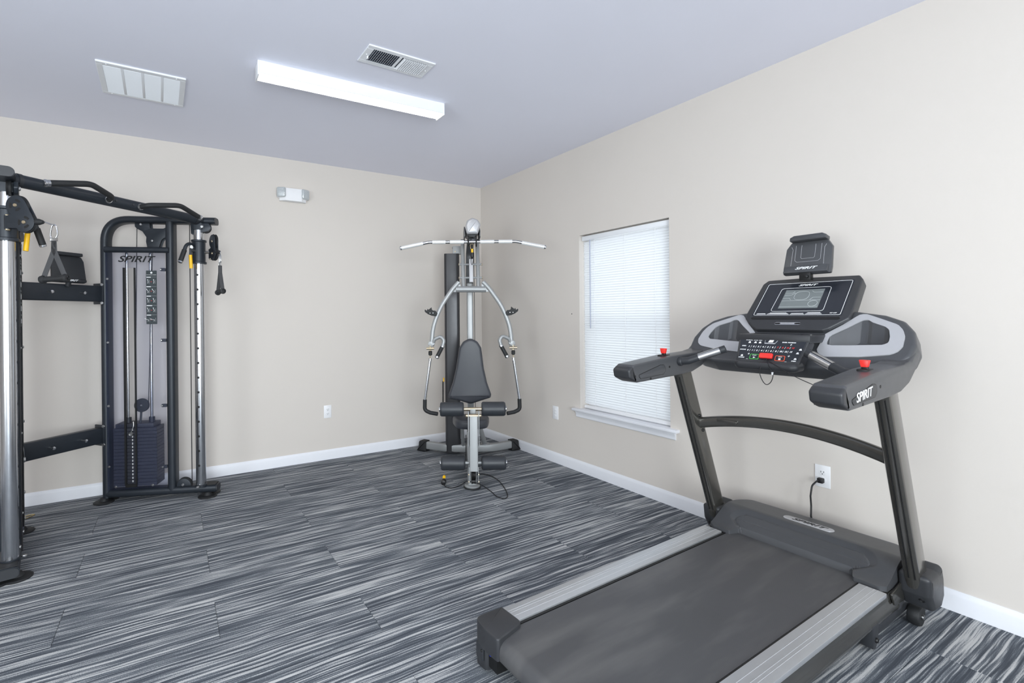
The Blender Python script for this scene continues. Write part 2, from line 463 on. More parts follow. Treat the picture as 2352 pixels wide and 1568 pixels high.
prism('window_sill', fil2([(-0.042, 0.0), (-0.042, 0.022), (0.10, 0.022), (0.10, 0.0)], 0.006, 3), (0, -2.410, 0.513), (1, 0, 0), (0, 0, 1), (0, 1, 0), 0, 0.984, M['trim_white'], w1, 0.002)
prism('window_apron', [(0, 0), (-0.008, 0.0), (-0.012, 0.006), (-0.012, 0.02), (-0.016, 0.034), (-0.022, 0.044), (-0.022, 0.052), (0, 0.052)], (0, -2.384, 0.460), (1, 0, 0), (0, 0, 1), (0, 1, 0), 0, 0.936, M['trim_white'], w1)

# --- mini blind
def slat_mat():
    m = bpy.data.materials.new('white vinyl slat'); m.use_nodes = True
    nt = m.node_tree; b = nt.nodes['Principled BSDF']; out = nt.nodes['Material Output']
    b.inputs['Base Color'].default_value = srgb(240, 242, 245); b.inputs['Roughness'].default_value = 0.45
    tl = nt.nodes.new('ShaderNodeBsdfTranslucent'); tl.inputs[0].default_value = (0.95, 0.965, 0.99, 1)
    n = nt.nodes.new('ShaderNodeTexNoise'); n.inputs['Scale'].default_value = 2.0
    mr = nt.nodes.new('ShaderNodeMapRange'); mr.inputs[3].default_value = 0.40; mr.inputs[4].default_value = 0.46
    nt.links.new(n.outputs['Fac'], mr.inputs[0])
    mx = nt.nodes.new('ShaderNodeMixShader'); nt.links.new(mr.outputs[0], mx.inputs[0])
    nt.links.new(b.outputs[0], mx.inputs[1]); nt.links.new(tl.outputs[0], mx.inputs[2]); nt.links.new(mx.outputs[0], out.inputs[0])
    return m
M['slat'] = slat_mat()
YB0, YB1 = -2.334, -1.497
bl = thing('window_blind', 'white mini blind lowered and closed in the window', 'blind', (0.045, (YB0 + YB1) / 2, 0.537))
hw = (YB1 - YB0) / 2
box('headrail', (-0.022, -hw, 1.410), (0.016, hw, 1.448), M['metal_white'], bl, 0.002)
box('bottom_rail', (-0.010, -hw + 0.002, 0.004), (0.014, hw - 0.002, 0.028), M['white_plastic'], bl, 0.004)
sl = None; nsl = 70
for i in range(nsl):
    z = 0.040 + (1.400 - 0.040) * (i + 0.5) / nsl
    if sl is None:
        bm = bmesh.new(); tilt = math.radians(62); pr_ = []
        for j in range(5):
            q = (j / 4 - 0.5) * 0.0255; c = 0.0016 * (1 - (2 * (j / 4) - 1) ** 2)
            pr_.append((q * math.cos(tilt) - c * math.sin(tilt), q * math.sin(tilt) + c * math.cos(tilt)))
        lo_ = [(-a + 0.0, b) for a, b in pr_]
        top = [(bm.verts.new((a, -hw + 0.002, b)), bm.verts.new((a, hw - 0.002, b))) for a, b in lo_]
        for p, q in zip(top, top[1:]): bm.faces.new((p[0], p[1], q[1], q[0]))
        me = bpy.data.meshes.new('slat'); bm.to_mesh(me); bm.free()
        me.polygons.foreach_set('use_smooth', [True] * len(me.polygons))
        sl = link('slat', me, M['slat'], bl)
        sl.location = (0, 0, z)
    else:
        o = link('slat', sl.data, None, bl); o.location = (0, 0, z)
for yy in (hw - 0.13, -0.02, -hw + 0.13):
    bm = bmesh.new(); add_tube(bm, [(-0.013, yy, 0.02), (-0.013, yy, 1.42)], 0.0011, 6); finish('ladder_cord', bm, M['white_plastic'], bl)
wand = tube('tilt_wand', [(-0.020, hw - 0.088, 1.412), (-0.020, hw - 0.088, 0.675)], 0.0042, mat('clear grey wand', srgb(176, 182, 200), 0.2), bl, 8)

# --- ceiling lamps
def lens_mat():
    m = bpy.data.materials.new('lit acrylic lens'); m.use_nodes = True
    nt = m.node_tree; nt.nodes.remove(nt.nodes['Principled BSDF']); out = nt.nodes['Material Output']
    e = nt.nodes.new('ShaderNodeEmission'); e.inputs[0].default_value = (1.0, 0.955, 0.90, 1); e.inputs[1].default_value = LAMP
    nt.links.new(e.outputs[0], out.inputs[0]); return m
M['lens'] = lens_mat()
def strip_lamp(cx, cy, rz, label, group=None):
    t = thing('ceiling_lamp', label, 'lamp', (cx, cy, H), rz, group)
    L2 = 0.585
    bm = bmesh.new()
    for sy in (-1, 1):
        add_prism(bm, [(sy * 0.050, 0), (sy * 0.052, -0.066), (sy * 0.049, -0.070), (sy * 0.046, -0.066), (sy * 0.044, 0)], (-L2, 0, 0), (0, 1, 0), (0, 0, 1), (1, 0, 0), 0.008, 2 * L2 - 0.008)
    add_box(bm, (-L2 + 0.008, -0.044, -0.030), (L2 - 0.008, 0.044, 0.0))
    finish('housing', bm, M['metal_white'], t)
    prism('lens', [(-0.0455, -0.040), (-0.0455, -0.064), (-0.036, -0.073), (0.036, -0.073), (0.0455, -0.064), (0.0455, -0.040)], (-L2, 0, 0), (0, 1, 0), (0, 0, 1), (1, 0, 0), 0.010, 2 * L2 - 0.010, M['lens'], t)
    for s in (-1, 1):
        box('end_cap', (s * L2 - 0.010, -0.054, -0.080) if s > 0 else (s * L2, -0.054, -0.080), (s * L2, 0.054, 0) if s > 0 else (s * L2 + 0.010, 0.054, 0), M['metal_white'], t, 0.003)
    return t
strip_lamp(-1.984, -1.612, math.radians(-0.8), 'lit white strip lamp on the ceiling in front of the back wall')
strip_lamp(-3.1, -5.0, 0.0, 'added unseen white strip lamp on the ceiling behind the viewer')  # out of view, added to brighten the room
strip_lamp(-4.3, -3.2, 0.0, 'added unseen white strip lamp on the ceiling left of the viewer')  # added unseen lamp, lifts the light on the left side

# --- supply register
t = thing('ceiling_register', 'white two way air register beside the strip lamp', 'vent', (-1.8915, -2.006, H), math.radians(0.8))
RX, RY = 0.198, 0.091
bm = bmesh.new()
for lo, hi in (((-RX, -RY, -0.007), (RX, -0.062, 0)), ((-RX, 0.062, -0.007), (RX, RY, 0)), ((-RX, -0.062, -0.007), (-0.158, 0.062, 0)), ((0.158, -0.062, -0.007), (RX, 0.062, 0)), ((-0.008, -0.062, -0.007), (0.008, 0.062, 0))):
    add_box(bm, lo, hi, 0.002, 1)
finish('face_plate', bm, M['metal_white'], t)
box('duct_throat', (-0.160, -0.064, -0.0012), (0.160, 0.064, 0.0), M['duct'], t)
for s in (-1, 1):
    for i in range(12):
        x = s * (0.016 + 0.142 * (i + 0.5) / 12); a = -math.radians(52) * s
        obox('louver', (x, 0, -0.0075), (math.cos(a), 0, math.sin(a)), (0, 1, 0), (-math.sin(a), 0, math.cos(a)), 0.0135, 0.124, 0.0009, M['metal_white'], t)
for i in range(4):
    y = -0.045 + 0.03 * i
    box('damper_vane', (-0.157, y - 0.0008, -0.006), (-0.009, y + 0.0008, -0.0014), M['duct'], t)
obox('damper_lever', (-0.166, 0.02, -0.012), (1, 0, 0), (0, 1, 0), (0, 0, 1), 0.006, 0.016, 0.014, M['metal_white'], t, 0.001)
for s in (-1, 1): bolt('screw', (s * 0.178, 0, -0.007), (0, 0, -1), 0.004, M['white_plastic'], t)

# --- return grille
t = thing('return_grille', 'large white four panel return air grille in the ceiling', 'vent', (-3.1265, -1.015, H), math.radians(0.9))
GX, GY = 0.219, 0.217
bm = bmesh.new()
for lo, hi in (((-GX, -GY, -0.010), (GX, -GY + 0.028, 0)), ((-GX, GY - 0.028, -0.010), (GX, GY, 0)), ((-GX, -GY + 0.028, -0.010), (-GX + 0.03, GY - 0.028, 0)), ((GX - 0.03, -GY + 0.028, -0.010), (GX, GY - 0.028, 0))):
    add_box(bm, lo, hi, 0.002, 1)
finish('grille_frame', bm, M['metal_white'], t)
box('filter_backing', (-GX + 0.02, -GY + 0.02, -0.0010), (GX - 0.02, GY - 0.02, 0), M['metal_white'], t)
pw = (2 * (GX - 0.03) - 3 * 0.014) / 4
for i in range(4):
    x0 = -GX + 0.03 + i * (pw + 0.014)
    bm = bmesh.new()
    for j in range(26):
        y = -GY + 0.034 + (2 * GY - 0.068) * (j + 0.5) / 26; a = -math.radians(50)
        add_obox(bm, (x0 + pw / 2, y, -0.0058), (1, 0, 0), (0, math.cos(a), math.sin(a)), (0, -math.sin(a), math.cos(a)), pw, 0.0105, 0.0008)
    o = finish('louver_panel', bm, M['metal_white'], t); o['kind'] = 'stuff'
    if i: box('mullion', (x0 - 0.014, -GY + 0.028, -0.009), (x0, GY - 0.028, -0.0010), M['metal_white'], t, 0.001)
for sx in (-1, 1):
    for sy in (-1, 1): bolt('screw', (sx * 0.17, sy * 0.203, -0.010), (0, 0, -1), 0.004, M['white_plastic'], t)

# --- emergency light on the back wall
def prism_lens_mat():
    m = mat('faceted clear lens', srgb(205, 210, 212), 0.12, 0.35, noise=0.25, nscale=160, bump=0.9, bscale=110)
    return m
M['lens_clear'] = prism_lens_mat()
t = thing('emergency_light', 'white twin head emergency light high on the back wall', 'light', (-2.037, 0, 2.361))
prism('light_body', [(-0.115, 0), (-0.115, -0.028), (-0.070, -0.062), (0.070, -0.062), (0.115, -0.028), (0.115, 0)], (0, 0, 0), (1, 0, 0), (0, 1, 0), (0, 0, 1), 0, 0.112, M['white_plastic'], t, 0.004)
for s in (-1, 1):
    hd = bpy.data.objects.new('lamp_head', None)
    a = s * math.radians(24)
    ax, ay = Vector((math.cos(a), math.sin(a), 0)), Vector((-math.sin(a), math.cos(a), 0))
    c = Vector((s * 0.103, -0.050, 0.070))
    bm = bmesh.new(); add_obox(bm, c + ay * 0.016, ax, ay, (0, 0, 1), 0.082, 0.026, 0.092, 0.010, 3); o = finish('lamp_head', bm, M['white_plastic'], t)
    bm = bmesh.new(); add_obox(bm, c - ay * 0.006, ax, ay, (0, 0, 1), 0.078, 0.026, 0.088, 0.014, 3); finish('lamp_lens', bm, M['lens_clear'], o)
    for k in range(5):
        bm = bmesh.new(); add_obox(bm, c - ay * 0.0195 + Vector((0, 0, (k - 2) * 0.014)), ax, ay, (0, 0, 1), 0.060, 0.004, 0.007, 0.0015, 1); finish('lens_rib', bm, M['lens_clear'], o)

# --- wall outlets
def outlet(loc, rz, label, duplex=True, group=None):
    """front of the plate looks along local -y"""
    t = thing('wall_outlet', label, 'outlet', loc, rz, group)
    bm = bmesh.new(); add_box(bm, (-0.0355, -0.006, 0), (0.0355, 0, 0.118), 0.003, 2); finish('cover_plate', bm, M['white_plastic'], t)
    bolt('screw', (0, -0.006, 0.059), (0, -1, 0), 0.003, M['white_plastic'], t)
    if duplex:
        for zc in (0.040, 0.078):
            f = prism('receptacle', [(p[0], p[1]) for p in rrect(0.034, 0.028, 0.012, 4)], (0, 0, zc), (1, 0, 0), (0, 0, 1), (0, -1, 0), 0.004, 0.0075, M['white_plastic'], t, 0.0006)
            for sx in (-0.0065, 0.0065): box('slot', (sx - 0.0012, -0.0079, zc + 0.0), (sx + 0.0012, -0.0070, zc + 0.009), M['black'], f)
            bolt('ground_hole', (0, -0.0072, zc - 0.006), (0, -1, 0), 0.0026, M['black'], f, 0.0008)
    else:
        for zc in (0.033, 0.059, 0.085): box('jack_strip', (-0.012, -0.0075, zc - 0.009), (0.012, -0.005, zc + 0.009), M['white_plastic'], t, 0.001)
    return t
outlet((-1.735, 0, 0.386), 0, 'white wall outlet on the back wall left of the home gym')
outlet((0, -1.185, 0.390), -PI / 2, 'white wall plate under the wall left of the window', False)
outlet((0, -3.246, 0.397), -PI / 2, 'white wall outlet with the treadmill cord plugged in')
t = lathe('wall_screw', [(0.004, 0), (0.004, 0.003), (0.002, 0.004), (0, 0.004)], (0, -1.397, 1.335), (-1, 0, 0), M['black'])
tag(t, 'tiny dark screw in the wall left of the window', 'screw')

# ================================================================== TREADMILL
TA = math.radians(0.7); T0 = Vector((-0.546, -3.304, 0))
tm = thing('treadmill', 'dark grey treadmill facing the window wall', 'treadmill', T0, TA); tm.scale = (1, 1, 0.995)
def TL(w):                                   # world point to treadmill point
    d = Vector(w) - T0
    return Vector((d.x * math.cos(TA) + d.y * math.sin(TA), -d.x * math.sin(TA) + d.y * math.cos(TA), d.z / 0.995))
SL = 0.0178
DX = Vector((math.cos(SL), 0, math.sin(SL))); DZ = Vector((-math.sin(SL), 0, math.cos(SL))); DY = Vector((0, 1, 0)); DO = Vector((0, 0, 0.2))
# belt and deck
def belt_mat():
    m = mat('textured treadmill belt', srgb(72, 72, 74), 0.5, noise=0.10, nscale=5)
    nt = m.node_tree; b = nt.nodes['Principled BSDF']
    tc = nt.nodes.new('ShaderNodeTexCoord'); ck = nt.nodes.new('ShaderNodeTexVoronoi'); ck.inputs['Scale'].default_value = 240; ck.inputs['Randomness'].default_value = 0.0
    nt.links.new(tc.outputs['Object'], ck.inputs['Vector'])
    bp = nt.nodes.new('ShaderNodeBump'); bp.inputs['Strength'].default_value = 0.35; bp.inputs['Distance'].default_value = 0.001
    nt.links.new(ck.outputs['Distance'], bp.inputs['Height']); nt.links.new(bp.outputs[0], b.inputs['Normal'])
    # dusty scuffs lengthwise
    mp = nt.nodes.new('ShaderNodeMapping'); mp.inputs['Scale'].default_value = (1.2, 7, 1)
    nt.links.new(tc.outputs['Object'], mp.inputs['Vector'])
    n = nt.nodes.new('ShaderNodeTexNoise'); n.inputs['Scale'].default_value = 1.6; n.inputs['Detail'].default_value = 5
    nt.links.new(mp.outputs[0], n.inputs['Vector'])
    src = b.inputs['Base Color'].links[0].from_socket
    mx = nt.nodes.new('ShaderNodeMix'); mx.data_type = 'RGBA'; mx.inputs[7].default_value = srgb(104, 103, 102)
    mr = nt.nodes.new('ShaderNodeMapRange'); mr.inputs[1].default_value = 0.45; mr.inputs[2].default_value = 0.8; mr.inputs[4].default_value = 0.7
    nt.links.new(n.outputs['Fac'], mr.inputs[0]); nt.links.new(mr.outputs[0], mx.inputs[0]); nt.links.new(src, mx.inputs[6]); nt.links.new(mx.outputs[2], b.inputs['Base Color'])
    return m
M['belt'] = belt_mat()
bo = fil2([(-1.455, -0.010), (0.20, -0.010), (0.20, -0.092), (-1.455, -0.092)], 0.040, 8)
prism('running_belt', bo, DO, DX, DZ, DY, -0.274, 0.274, M['belt'], tm)
prism('deck_bed', [(-1.36, -0.014), (0.12, -0.014), (0.12, -0.09), (-1.36, -0.09)], DO, DX, DZ, DY, -0.2995, 0.2995, M['black'], tm)
skirt = [(0.300, -0.014), (0.3725, -0.014), (0.3725, -0.040), (0.3695, -0.044), (0.3715, -0.062), (0.3685, -0.066), (0.3715, -0.084), (0.3735, -0.098), (0.3700, -0.110), (0.3600, -0.122), (0.300, -0.122)]
for s in (1, -1):
    prism('side_frame', [(s * a, b) for a, b in skirt], DO, DY, DZ, DX, -1.34, 0.155, M['gun'], tm)
    r = prism('foot_rail', fil2([(s * 0.287, -0.013), (s * 0.287, 0.0), (s * 0.3765, 0.0), (s * 0.3765, -0.018), (s * 0.3735, -0.018), (s * 0.3735, -0.006)], 0.0015, 2), DO, DY, DZ, DX, -1.345, 0.012, M['alu'], tm)
    for k in (0.315, 0.338, 0.350):
        prism('rail_ridge', [(s * k - 0.0006, 0), (s * k - 0.0006, 0.0009), (s * k + 0.0006, 0.0009), (s * k + 0.0006, 0)], DO, DY, DZ, DX, -1.345, 0.012, M['tm_silver'], r)
    prism('belt_gap_shade', [(s * 0.2765, -0.013), (s * 0.2765, -0.008), (s * 0.286, -0.008), (s * 0.286, -0.013)], DO, DY, DZ, DX, -1.33, 0.03, M['black'], tm)  # black strip standing for the shade in the gap beside the belt
    # rear end cap
    oc = fil2([(-1.330, s * 0.380), (-1.322, s * 0.262), (-1.462, s * 0.226), (-1.468, s * 0.300), (-1.458, s * 0.380)], [0.006, 0.03, 0.012, 0.03, 0.035], 5)
    cap = prism('end_cap', oc, (0, 0, 0.0), (1, 0, 0), (0, 1, 0), (0, 0, 1), 0.100, 0.184, M['tm_dark'], tm, 0.006, 3)
    prism('end_cap_skirt', fil2([(-1.345, s * 0.378), (-1.345, s * 0.318), (-1.452, s * 0.312), (-1.458, s * 0.378)], 0.02, 4), (0, 0, 0), (1, 0, 0), (0, 1, 0), (0, 0, 1), 0.012, 0.105, M['tm_dark'], cap, 0.006, 2)
    box('roller_bracket', (-1.44, min(s * 0.262, s * 0.318), 0.03), (-1.36, max(s * 0.262, s * 0.318), 0.115), M['black'], cap)
    prism('cap_recess', rrect(0.045, 0.060, 0.006), (-1.4585, s * 0.345, 0.075), (0, 1, 0), (0, 0, 1), (-1, 0, 0), -0.004, 0.002, M['frame_soft'], cap, 0.002)
    bolt('cap_screw', (-1.460, s * 0.330, 0.085), (-1, 0, 0), 0.005, M['black'], cap)
    lathe('rubber_foot', [(0.018, 0), (0.020, 0.004), (0.016, 0.014), (0.016, 0.03)], (-1.40, s * 0.345, 0.0), (0, 0, 1), M['rubber'], tm, 14)
lathe('indicator_sticker', [(0.0065, 0), (0.0065, 0.001), (0, 0.001)], (-1.4525, 0.285, 0.094), (-1, -0.25, 0), mat('blue sticker', srgb(20, 60, 235), 0.4), tm, 14)
for s in (1, -1):
    obox('lift_strut', (0.115, s * 0.352, 0.072), DX, DY, DZ, 0.40, 0.030, 0.044, M['frame_soft'], tm, 0.004)
    prism('strut_bracket', fil2([(-0.115, 0.105), (-0.055, 0.105), (-0.060, 0.045), (-0.085, 0.012), (-0.110, 0.016)], 0.008), (0, s * 0.352, 0), (1, 0, 0), (0, 0, 1), (0, 1, 0), -0.022, 0.022, M['frame_soft'], tm, 0.002)
    bolt('strut_bolt', (-0.083, s * 0.330 if s > 0 else -0.374, 0.045), (0, -1, 0), 0.010, M['black'], tm)
for xx in (-0.95, -0.35):
    box('under_frame', (xx - 0.03, -0.30, 0.055), (xx + 0.03, 0.30, 0.095), M['frame_soft'], tm, 0.004)

# motor hood: a shaped cover with a sunken centre and two tips
def hood():
    bm = bmesh.new()
    NY, NX = 190, 84
    def sm(a, b, t):
        t = max(0, min(1, (t - a) / (b - a))); return t * t * (3 - 2 * t)
    def xr(y): return 0.084 - 0.052 * sm(0.236, 0.262, abs(y)) + 0.016 * sm(0.340, 0.367, abs(y))
    def xf(y):
        a = abs(y)
        if a < 0.20: return 0.392 - 0.012 * (a / 0.20) ** 2
        t = (a - 0.20) / 0.167
        return 0.225 + 0.155 * math.sqrt(max(0, 1 - t ** 2.4))
    def rim(x): return 0.208 + 0.079 * sm(0.02, 0.225, x) - 0.014 * sm(0.345, 0.395, x)
    def face(x):
        t = max(0, min(1, (x - 0.084) / 0.050)); return 0.190 + (rim(0.134) - 0.012 - 0.190) * math.sqrt(1 - (1 - t) ** 2)
    def hz(x, y):
        hw_ = 0.250 + 0.060 * sm(0.070, 0.135, x)
        r_ = min(0.085, hw_)
        qx, qy = x - (0.202 - r_), abs(y) - (hw_ - r_)
        d = math.hypot(max(qx, 0), max(qy, 0)) + min(max(qx, qy), 0) - r_
        R0 = rim(x)
        if d >= 0: return R0
        if d > -0.026: return R0 - 0.013 * (-d / 0.026)
        inner = R0 - 0.013 + 0.0035 * sm(-0.026, -0.029, d) if False else R0 - 0.013 + 0.0035 * min(1, (-d - 0.026) / 0.003)
        return min(inner, face(x)) if x < 0.134 else inner
    g = []
    ys = [-0.367 + 0.734 * i / NY for i in range(NY + 1)]
    for y in ys:
        a, b = xr(y), xf(y)
        g.append([bm.verts.new((a + (b - a) * j / NX, y, hz(a + (b - a) * j / NX, y))) for j in range(NX + 1)])
    for i in range(NY):
        for j in range(NX):
            bm.faces.new((g[i][j], g[i][j + 1], g[i + 1][j + 1], g[i + 1][j]))
    rim_loop = [g[i][0] for i in range(NY + 1)] + [g[NY][j] for j in range(1, NX + 1)] + [g[i][NX] for i in range(NY - 1, -1, -1)] + [g[0][j] for j in range(NX - 1, 0, -1)]
    lowz = lambda v: 0.190 if v.co.x < 0.095 else 0.190 - 0.110 * sm(0.10, 0.16, v.co.x)
    low = [bm.verts.new((v.co.x, v.co.y, min(v.co.z - 0.004, lowz(v)))) for v in rim_loop]
    k = len(rim_loop)
    for i in range(k):
        bm.faces.new((rim_loop[i], low[i], low[(i + 1) % k], rim_loop[(i + 1) % k]))
    return finish('motor_hood', bm, M['tm_plastic'], tm, 24)
hood()
bz = 0.2885
nrm = Vector((-0.10, 0, 1)).normalized()
obr = [(p[0], p[1]) for p in rrect(0.216, 0.050, 0.0249, 8)]
bu, bv = Vector((0, -1, 0)), Vector((1, 0, 0.02)).normalized()
bd = prism('name_badge', obr, (0.262, 0.002, bz - 0.0030), bu, bv, bu.cross(bv), -0.004, 0.0035, M['tm_silver'], tm, 0.001)
text('badge_lettering', 'SPIRIT', Vector((0.262, 0.002, bz - 0.0030)) + bu.cross(bv) * 0.0038, bu, bv, 0.036, M['print_black'], bd, shear=0.33, sx=1.45, bold=0.0006)

for s in (1, -1):
    # uprights
    up_dir = Vector((-0.385, 0, 1)).normalized()
    p0 = Vector((0.205, s * 0.416, 0.19)); p1 = Vector((-0.135, s * 0.416, 1.073))
    u = sweep('upright', [p0, p1], rrect(0.052, 0.098, 0.018, 4), M['gun'], tm, up=(1, 0, 0))
    for k in (-0.014, 0.006):
        ofs_ = Vector((-0.0462, 0, -0.0178)) + Vector((0, k, 0))
        tube('upright_groove', [p0 + ofs_ + up_dir * 0.08, p1 + ofs_ - up_dir * 0.06], 0.0024, M['black'], u, 6)
    # foot cover
    fc = prism('foot_cover', fil2([(0.140, 0.262), (0.152, 0.178), (0.195, 0.112), (0.275, 0.108), (0.312, 0.150), (0.306, 0.225), (0.282, 0.288), (0.240, 0.268)], 0.018, 4), (0, s * 0.425, 0), (1, 0, 0), (0, 0, 1), (0, s, 0), -0.056, 0.048, M['tm_dark'], tm, 0.020, 5)
    lathe('cover_plug', [(0.010, 0), (0.010, 0.006), (0.007, 0.008), (0.006, 0.003), (0, 0.003)], (0.170, s * 0.440, 0.160), Vector((-0.79, 0, -0.6)), M['black'], fc, 14)
    w = lathe('transport_wheel', [(0.020, -0.02), (0.038, -0.02), (0.041, -0.015), (0.041, 0.015), (0.038, 0.02), (0.020, 0.02)], (0.270, s * 0.392, 0.042), (0, 1, 0), M['rubber'], tm, 24)
    lathe('wheel_bolt', [(0.010, 0), (0.010, 0.006), (0, 0.007)], (0.270, s * 0.413, 0.042), (0, s, 0), M['steel'], w, 10)
    prism('hinge_plate', fil2([(0.050, 0.185), (0.20, 0.215), (0.20, 0.125), (0.085, 0.130)], 0.008), (0, s * 0.378, 0), (1, 0, 0), (0, 0, 1), (0, 1, 0), -0.004, 0.004, M['gun'], tm, 0.001)
bm = bmesh.new()
pth = []
for i in range(25):
    y = 0.398 - 0.796 * i / 24; q = 1 - (y / 0.398) ** 2
    pth.append((0.008 + 0.035 * q, y, 0.745 + 0.052 * q))
add_sweep(bm, pth, rrect(0.034, 0.056, 0.014, 4)); finish('cross_bar', bm, M['gun'], tm)
for s in (1, -1):
    for dz in (0.041, -0.041):
        bolt('bar_bolt', (0.008 - dz * 0.385, s * 0.391, 0.745 + dz), (0, -s, 0), 0.009, M['black'], tm)
prism('bar_plaque', rrect(0.10, 0.018, 0.0089, 5), (0.012, 0.255, 0.777), (0, -1, 0.0), (0, 0, 1), (-1, 0, 0), -0.01, 0.0075, M['gun'], tm, 0.001)

# console: sloping face frame
t47 = math.radians(47)
EE = Vector((math.cos(t47), 0, math.sin(t47))); NN = Vector((-math.sin(t47), 0, math.cos(t47))); FO = Vector((0, 0, 1.145)); WY = Vector((0, -1, 0))
def FP(s, w, n=0.0): return FO + EE * s + WY * w + NN * n        # w positive to the runner's right
half = [(-0.072, 0.0), (-0.072, 0.29), (-0.055, 0.375), (-0.030, 0.425), (0.020, 0.455), (0.080, 0.460), (0.150, 0.442), (0.205, 0.402), (0.240, 0.335), (0.262, 0.235), (0.268, 0.0)]
outl = [(w, s_) for s_, w in half] + [(-w, s_) for s_, w in reversed(half[1:-1])]
body = prism('console_body', fil2(outl, 0.05, 5), FO, WY, EE, NN, -0.090, 0.0, M['tm_plastic'], tm, 0.014, 4)
pocket = [(0.053, 0.172), (0.057, 0.25), (0.064, 0.327), (0.066, 0.358), (0.078, 0.376), (0.110, 0.374), (0.150, 0.363), (0.166, 0.348), (0.190, 0.300), (0.206, 0.282), (0.202, 0.262), (0.160, 0.222), (0.110, 0.168), (0.070, 0.166)]
ringo = [(-0.012, 0.170), (-0.002, 0.30), (0.018, 0.391), (0.032, 0.411), (0.060, 0.423), (0.114, 0.420), (0.150, 0.407), (0.178, 0.386), (0.208, 0.330), (0.240, 0.268), (0.236, 0.246), (0.175, 0.200), (0.118, 0.148), (0.020, 0.140)]
cut = bmesh.new()
for s in (1, -1):
    add_prism(cut, fil2([(s * w, q) for q, w in pocket], 0.016, 5), FO, WY, EE, Vector((0.25, 0, 1)).normalized(), -0.104, 0.03)
bmesh.ops.recalc_face_normals(cut, faces=cut.faces)
cme = bpy.data.meshes.new('cut'); cut.to_mesh(cme); cut.free()
cob = bpy.data.objects.new('cut', cme); COL.objects.link(cob); cob.location = T0; cob.rotation_euler = (0, 0, TA)
bmod = body.modifiers.new('pockets', 'BOOLEAN'); bmod.operation = 'DIFFERENCE'; bmod.object = cob; bmod.solver = 'EXACT'
dg = bpy.context.evaluated_depsgraph_get()
nme = bpy.data.meshes.new_from_object(body.evaluated_get(dg))
body.modifiers.clear(); body.data = nme
nme.set_sharp_from_angle(angle=math.radians(32))
bpy.data.objects.remove(cob)
def resample(loop, c, n=64):
    """radial resample of a 2-D loop round c"""
    pts = loop; out = []
    for i in range(n):
        a = 2 * PI * i / n; d = (math.cos(a), math.sin(a)); best = None
        for p, q in zip(pts, pts[1:] + pts[:1]):
            ex, ey = q[0] - p[0], q[1] - p[1]
            den = d[0] * ey - d[1] * ex
            if abs(den) < 1e-9: continue
            t_ = ((p[0] - c[0]) * ey - (p[1] - c[1]) * ex) / den
            u_ = ((p[0] - c[0]) * d[1] - (p[1] - c[1]) * d[0]) / den
            if t_ > 0 and -1e-6 <= u_ <= 1 + 1e-6 and (best is None or t_ > best): best = t_
        out.append((c[0] + d[0] * best, c[1] + d[1] * best))
    return out
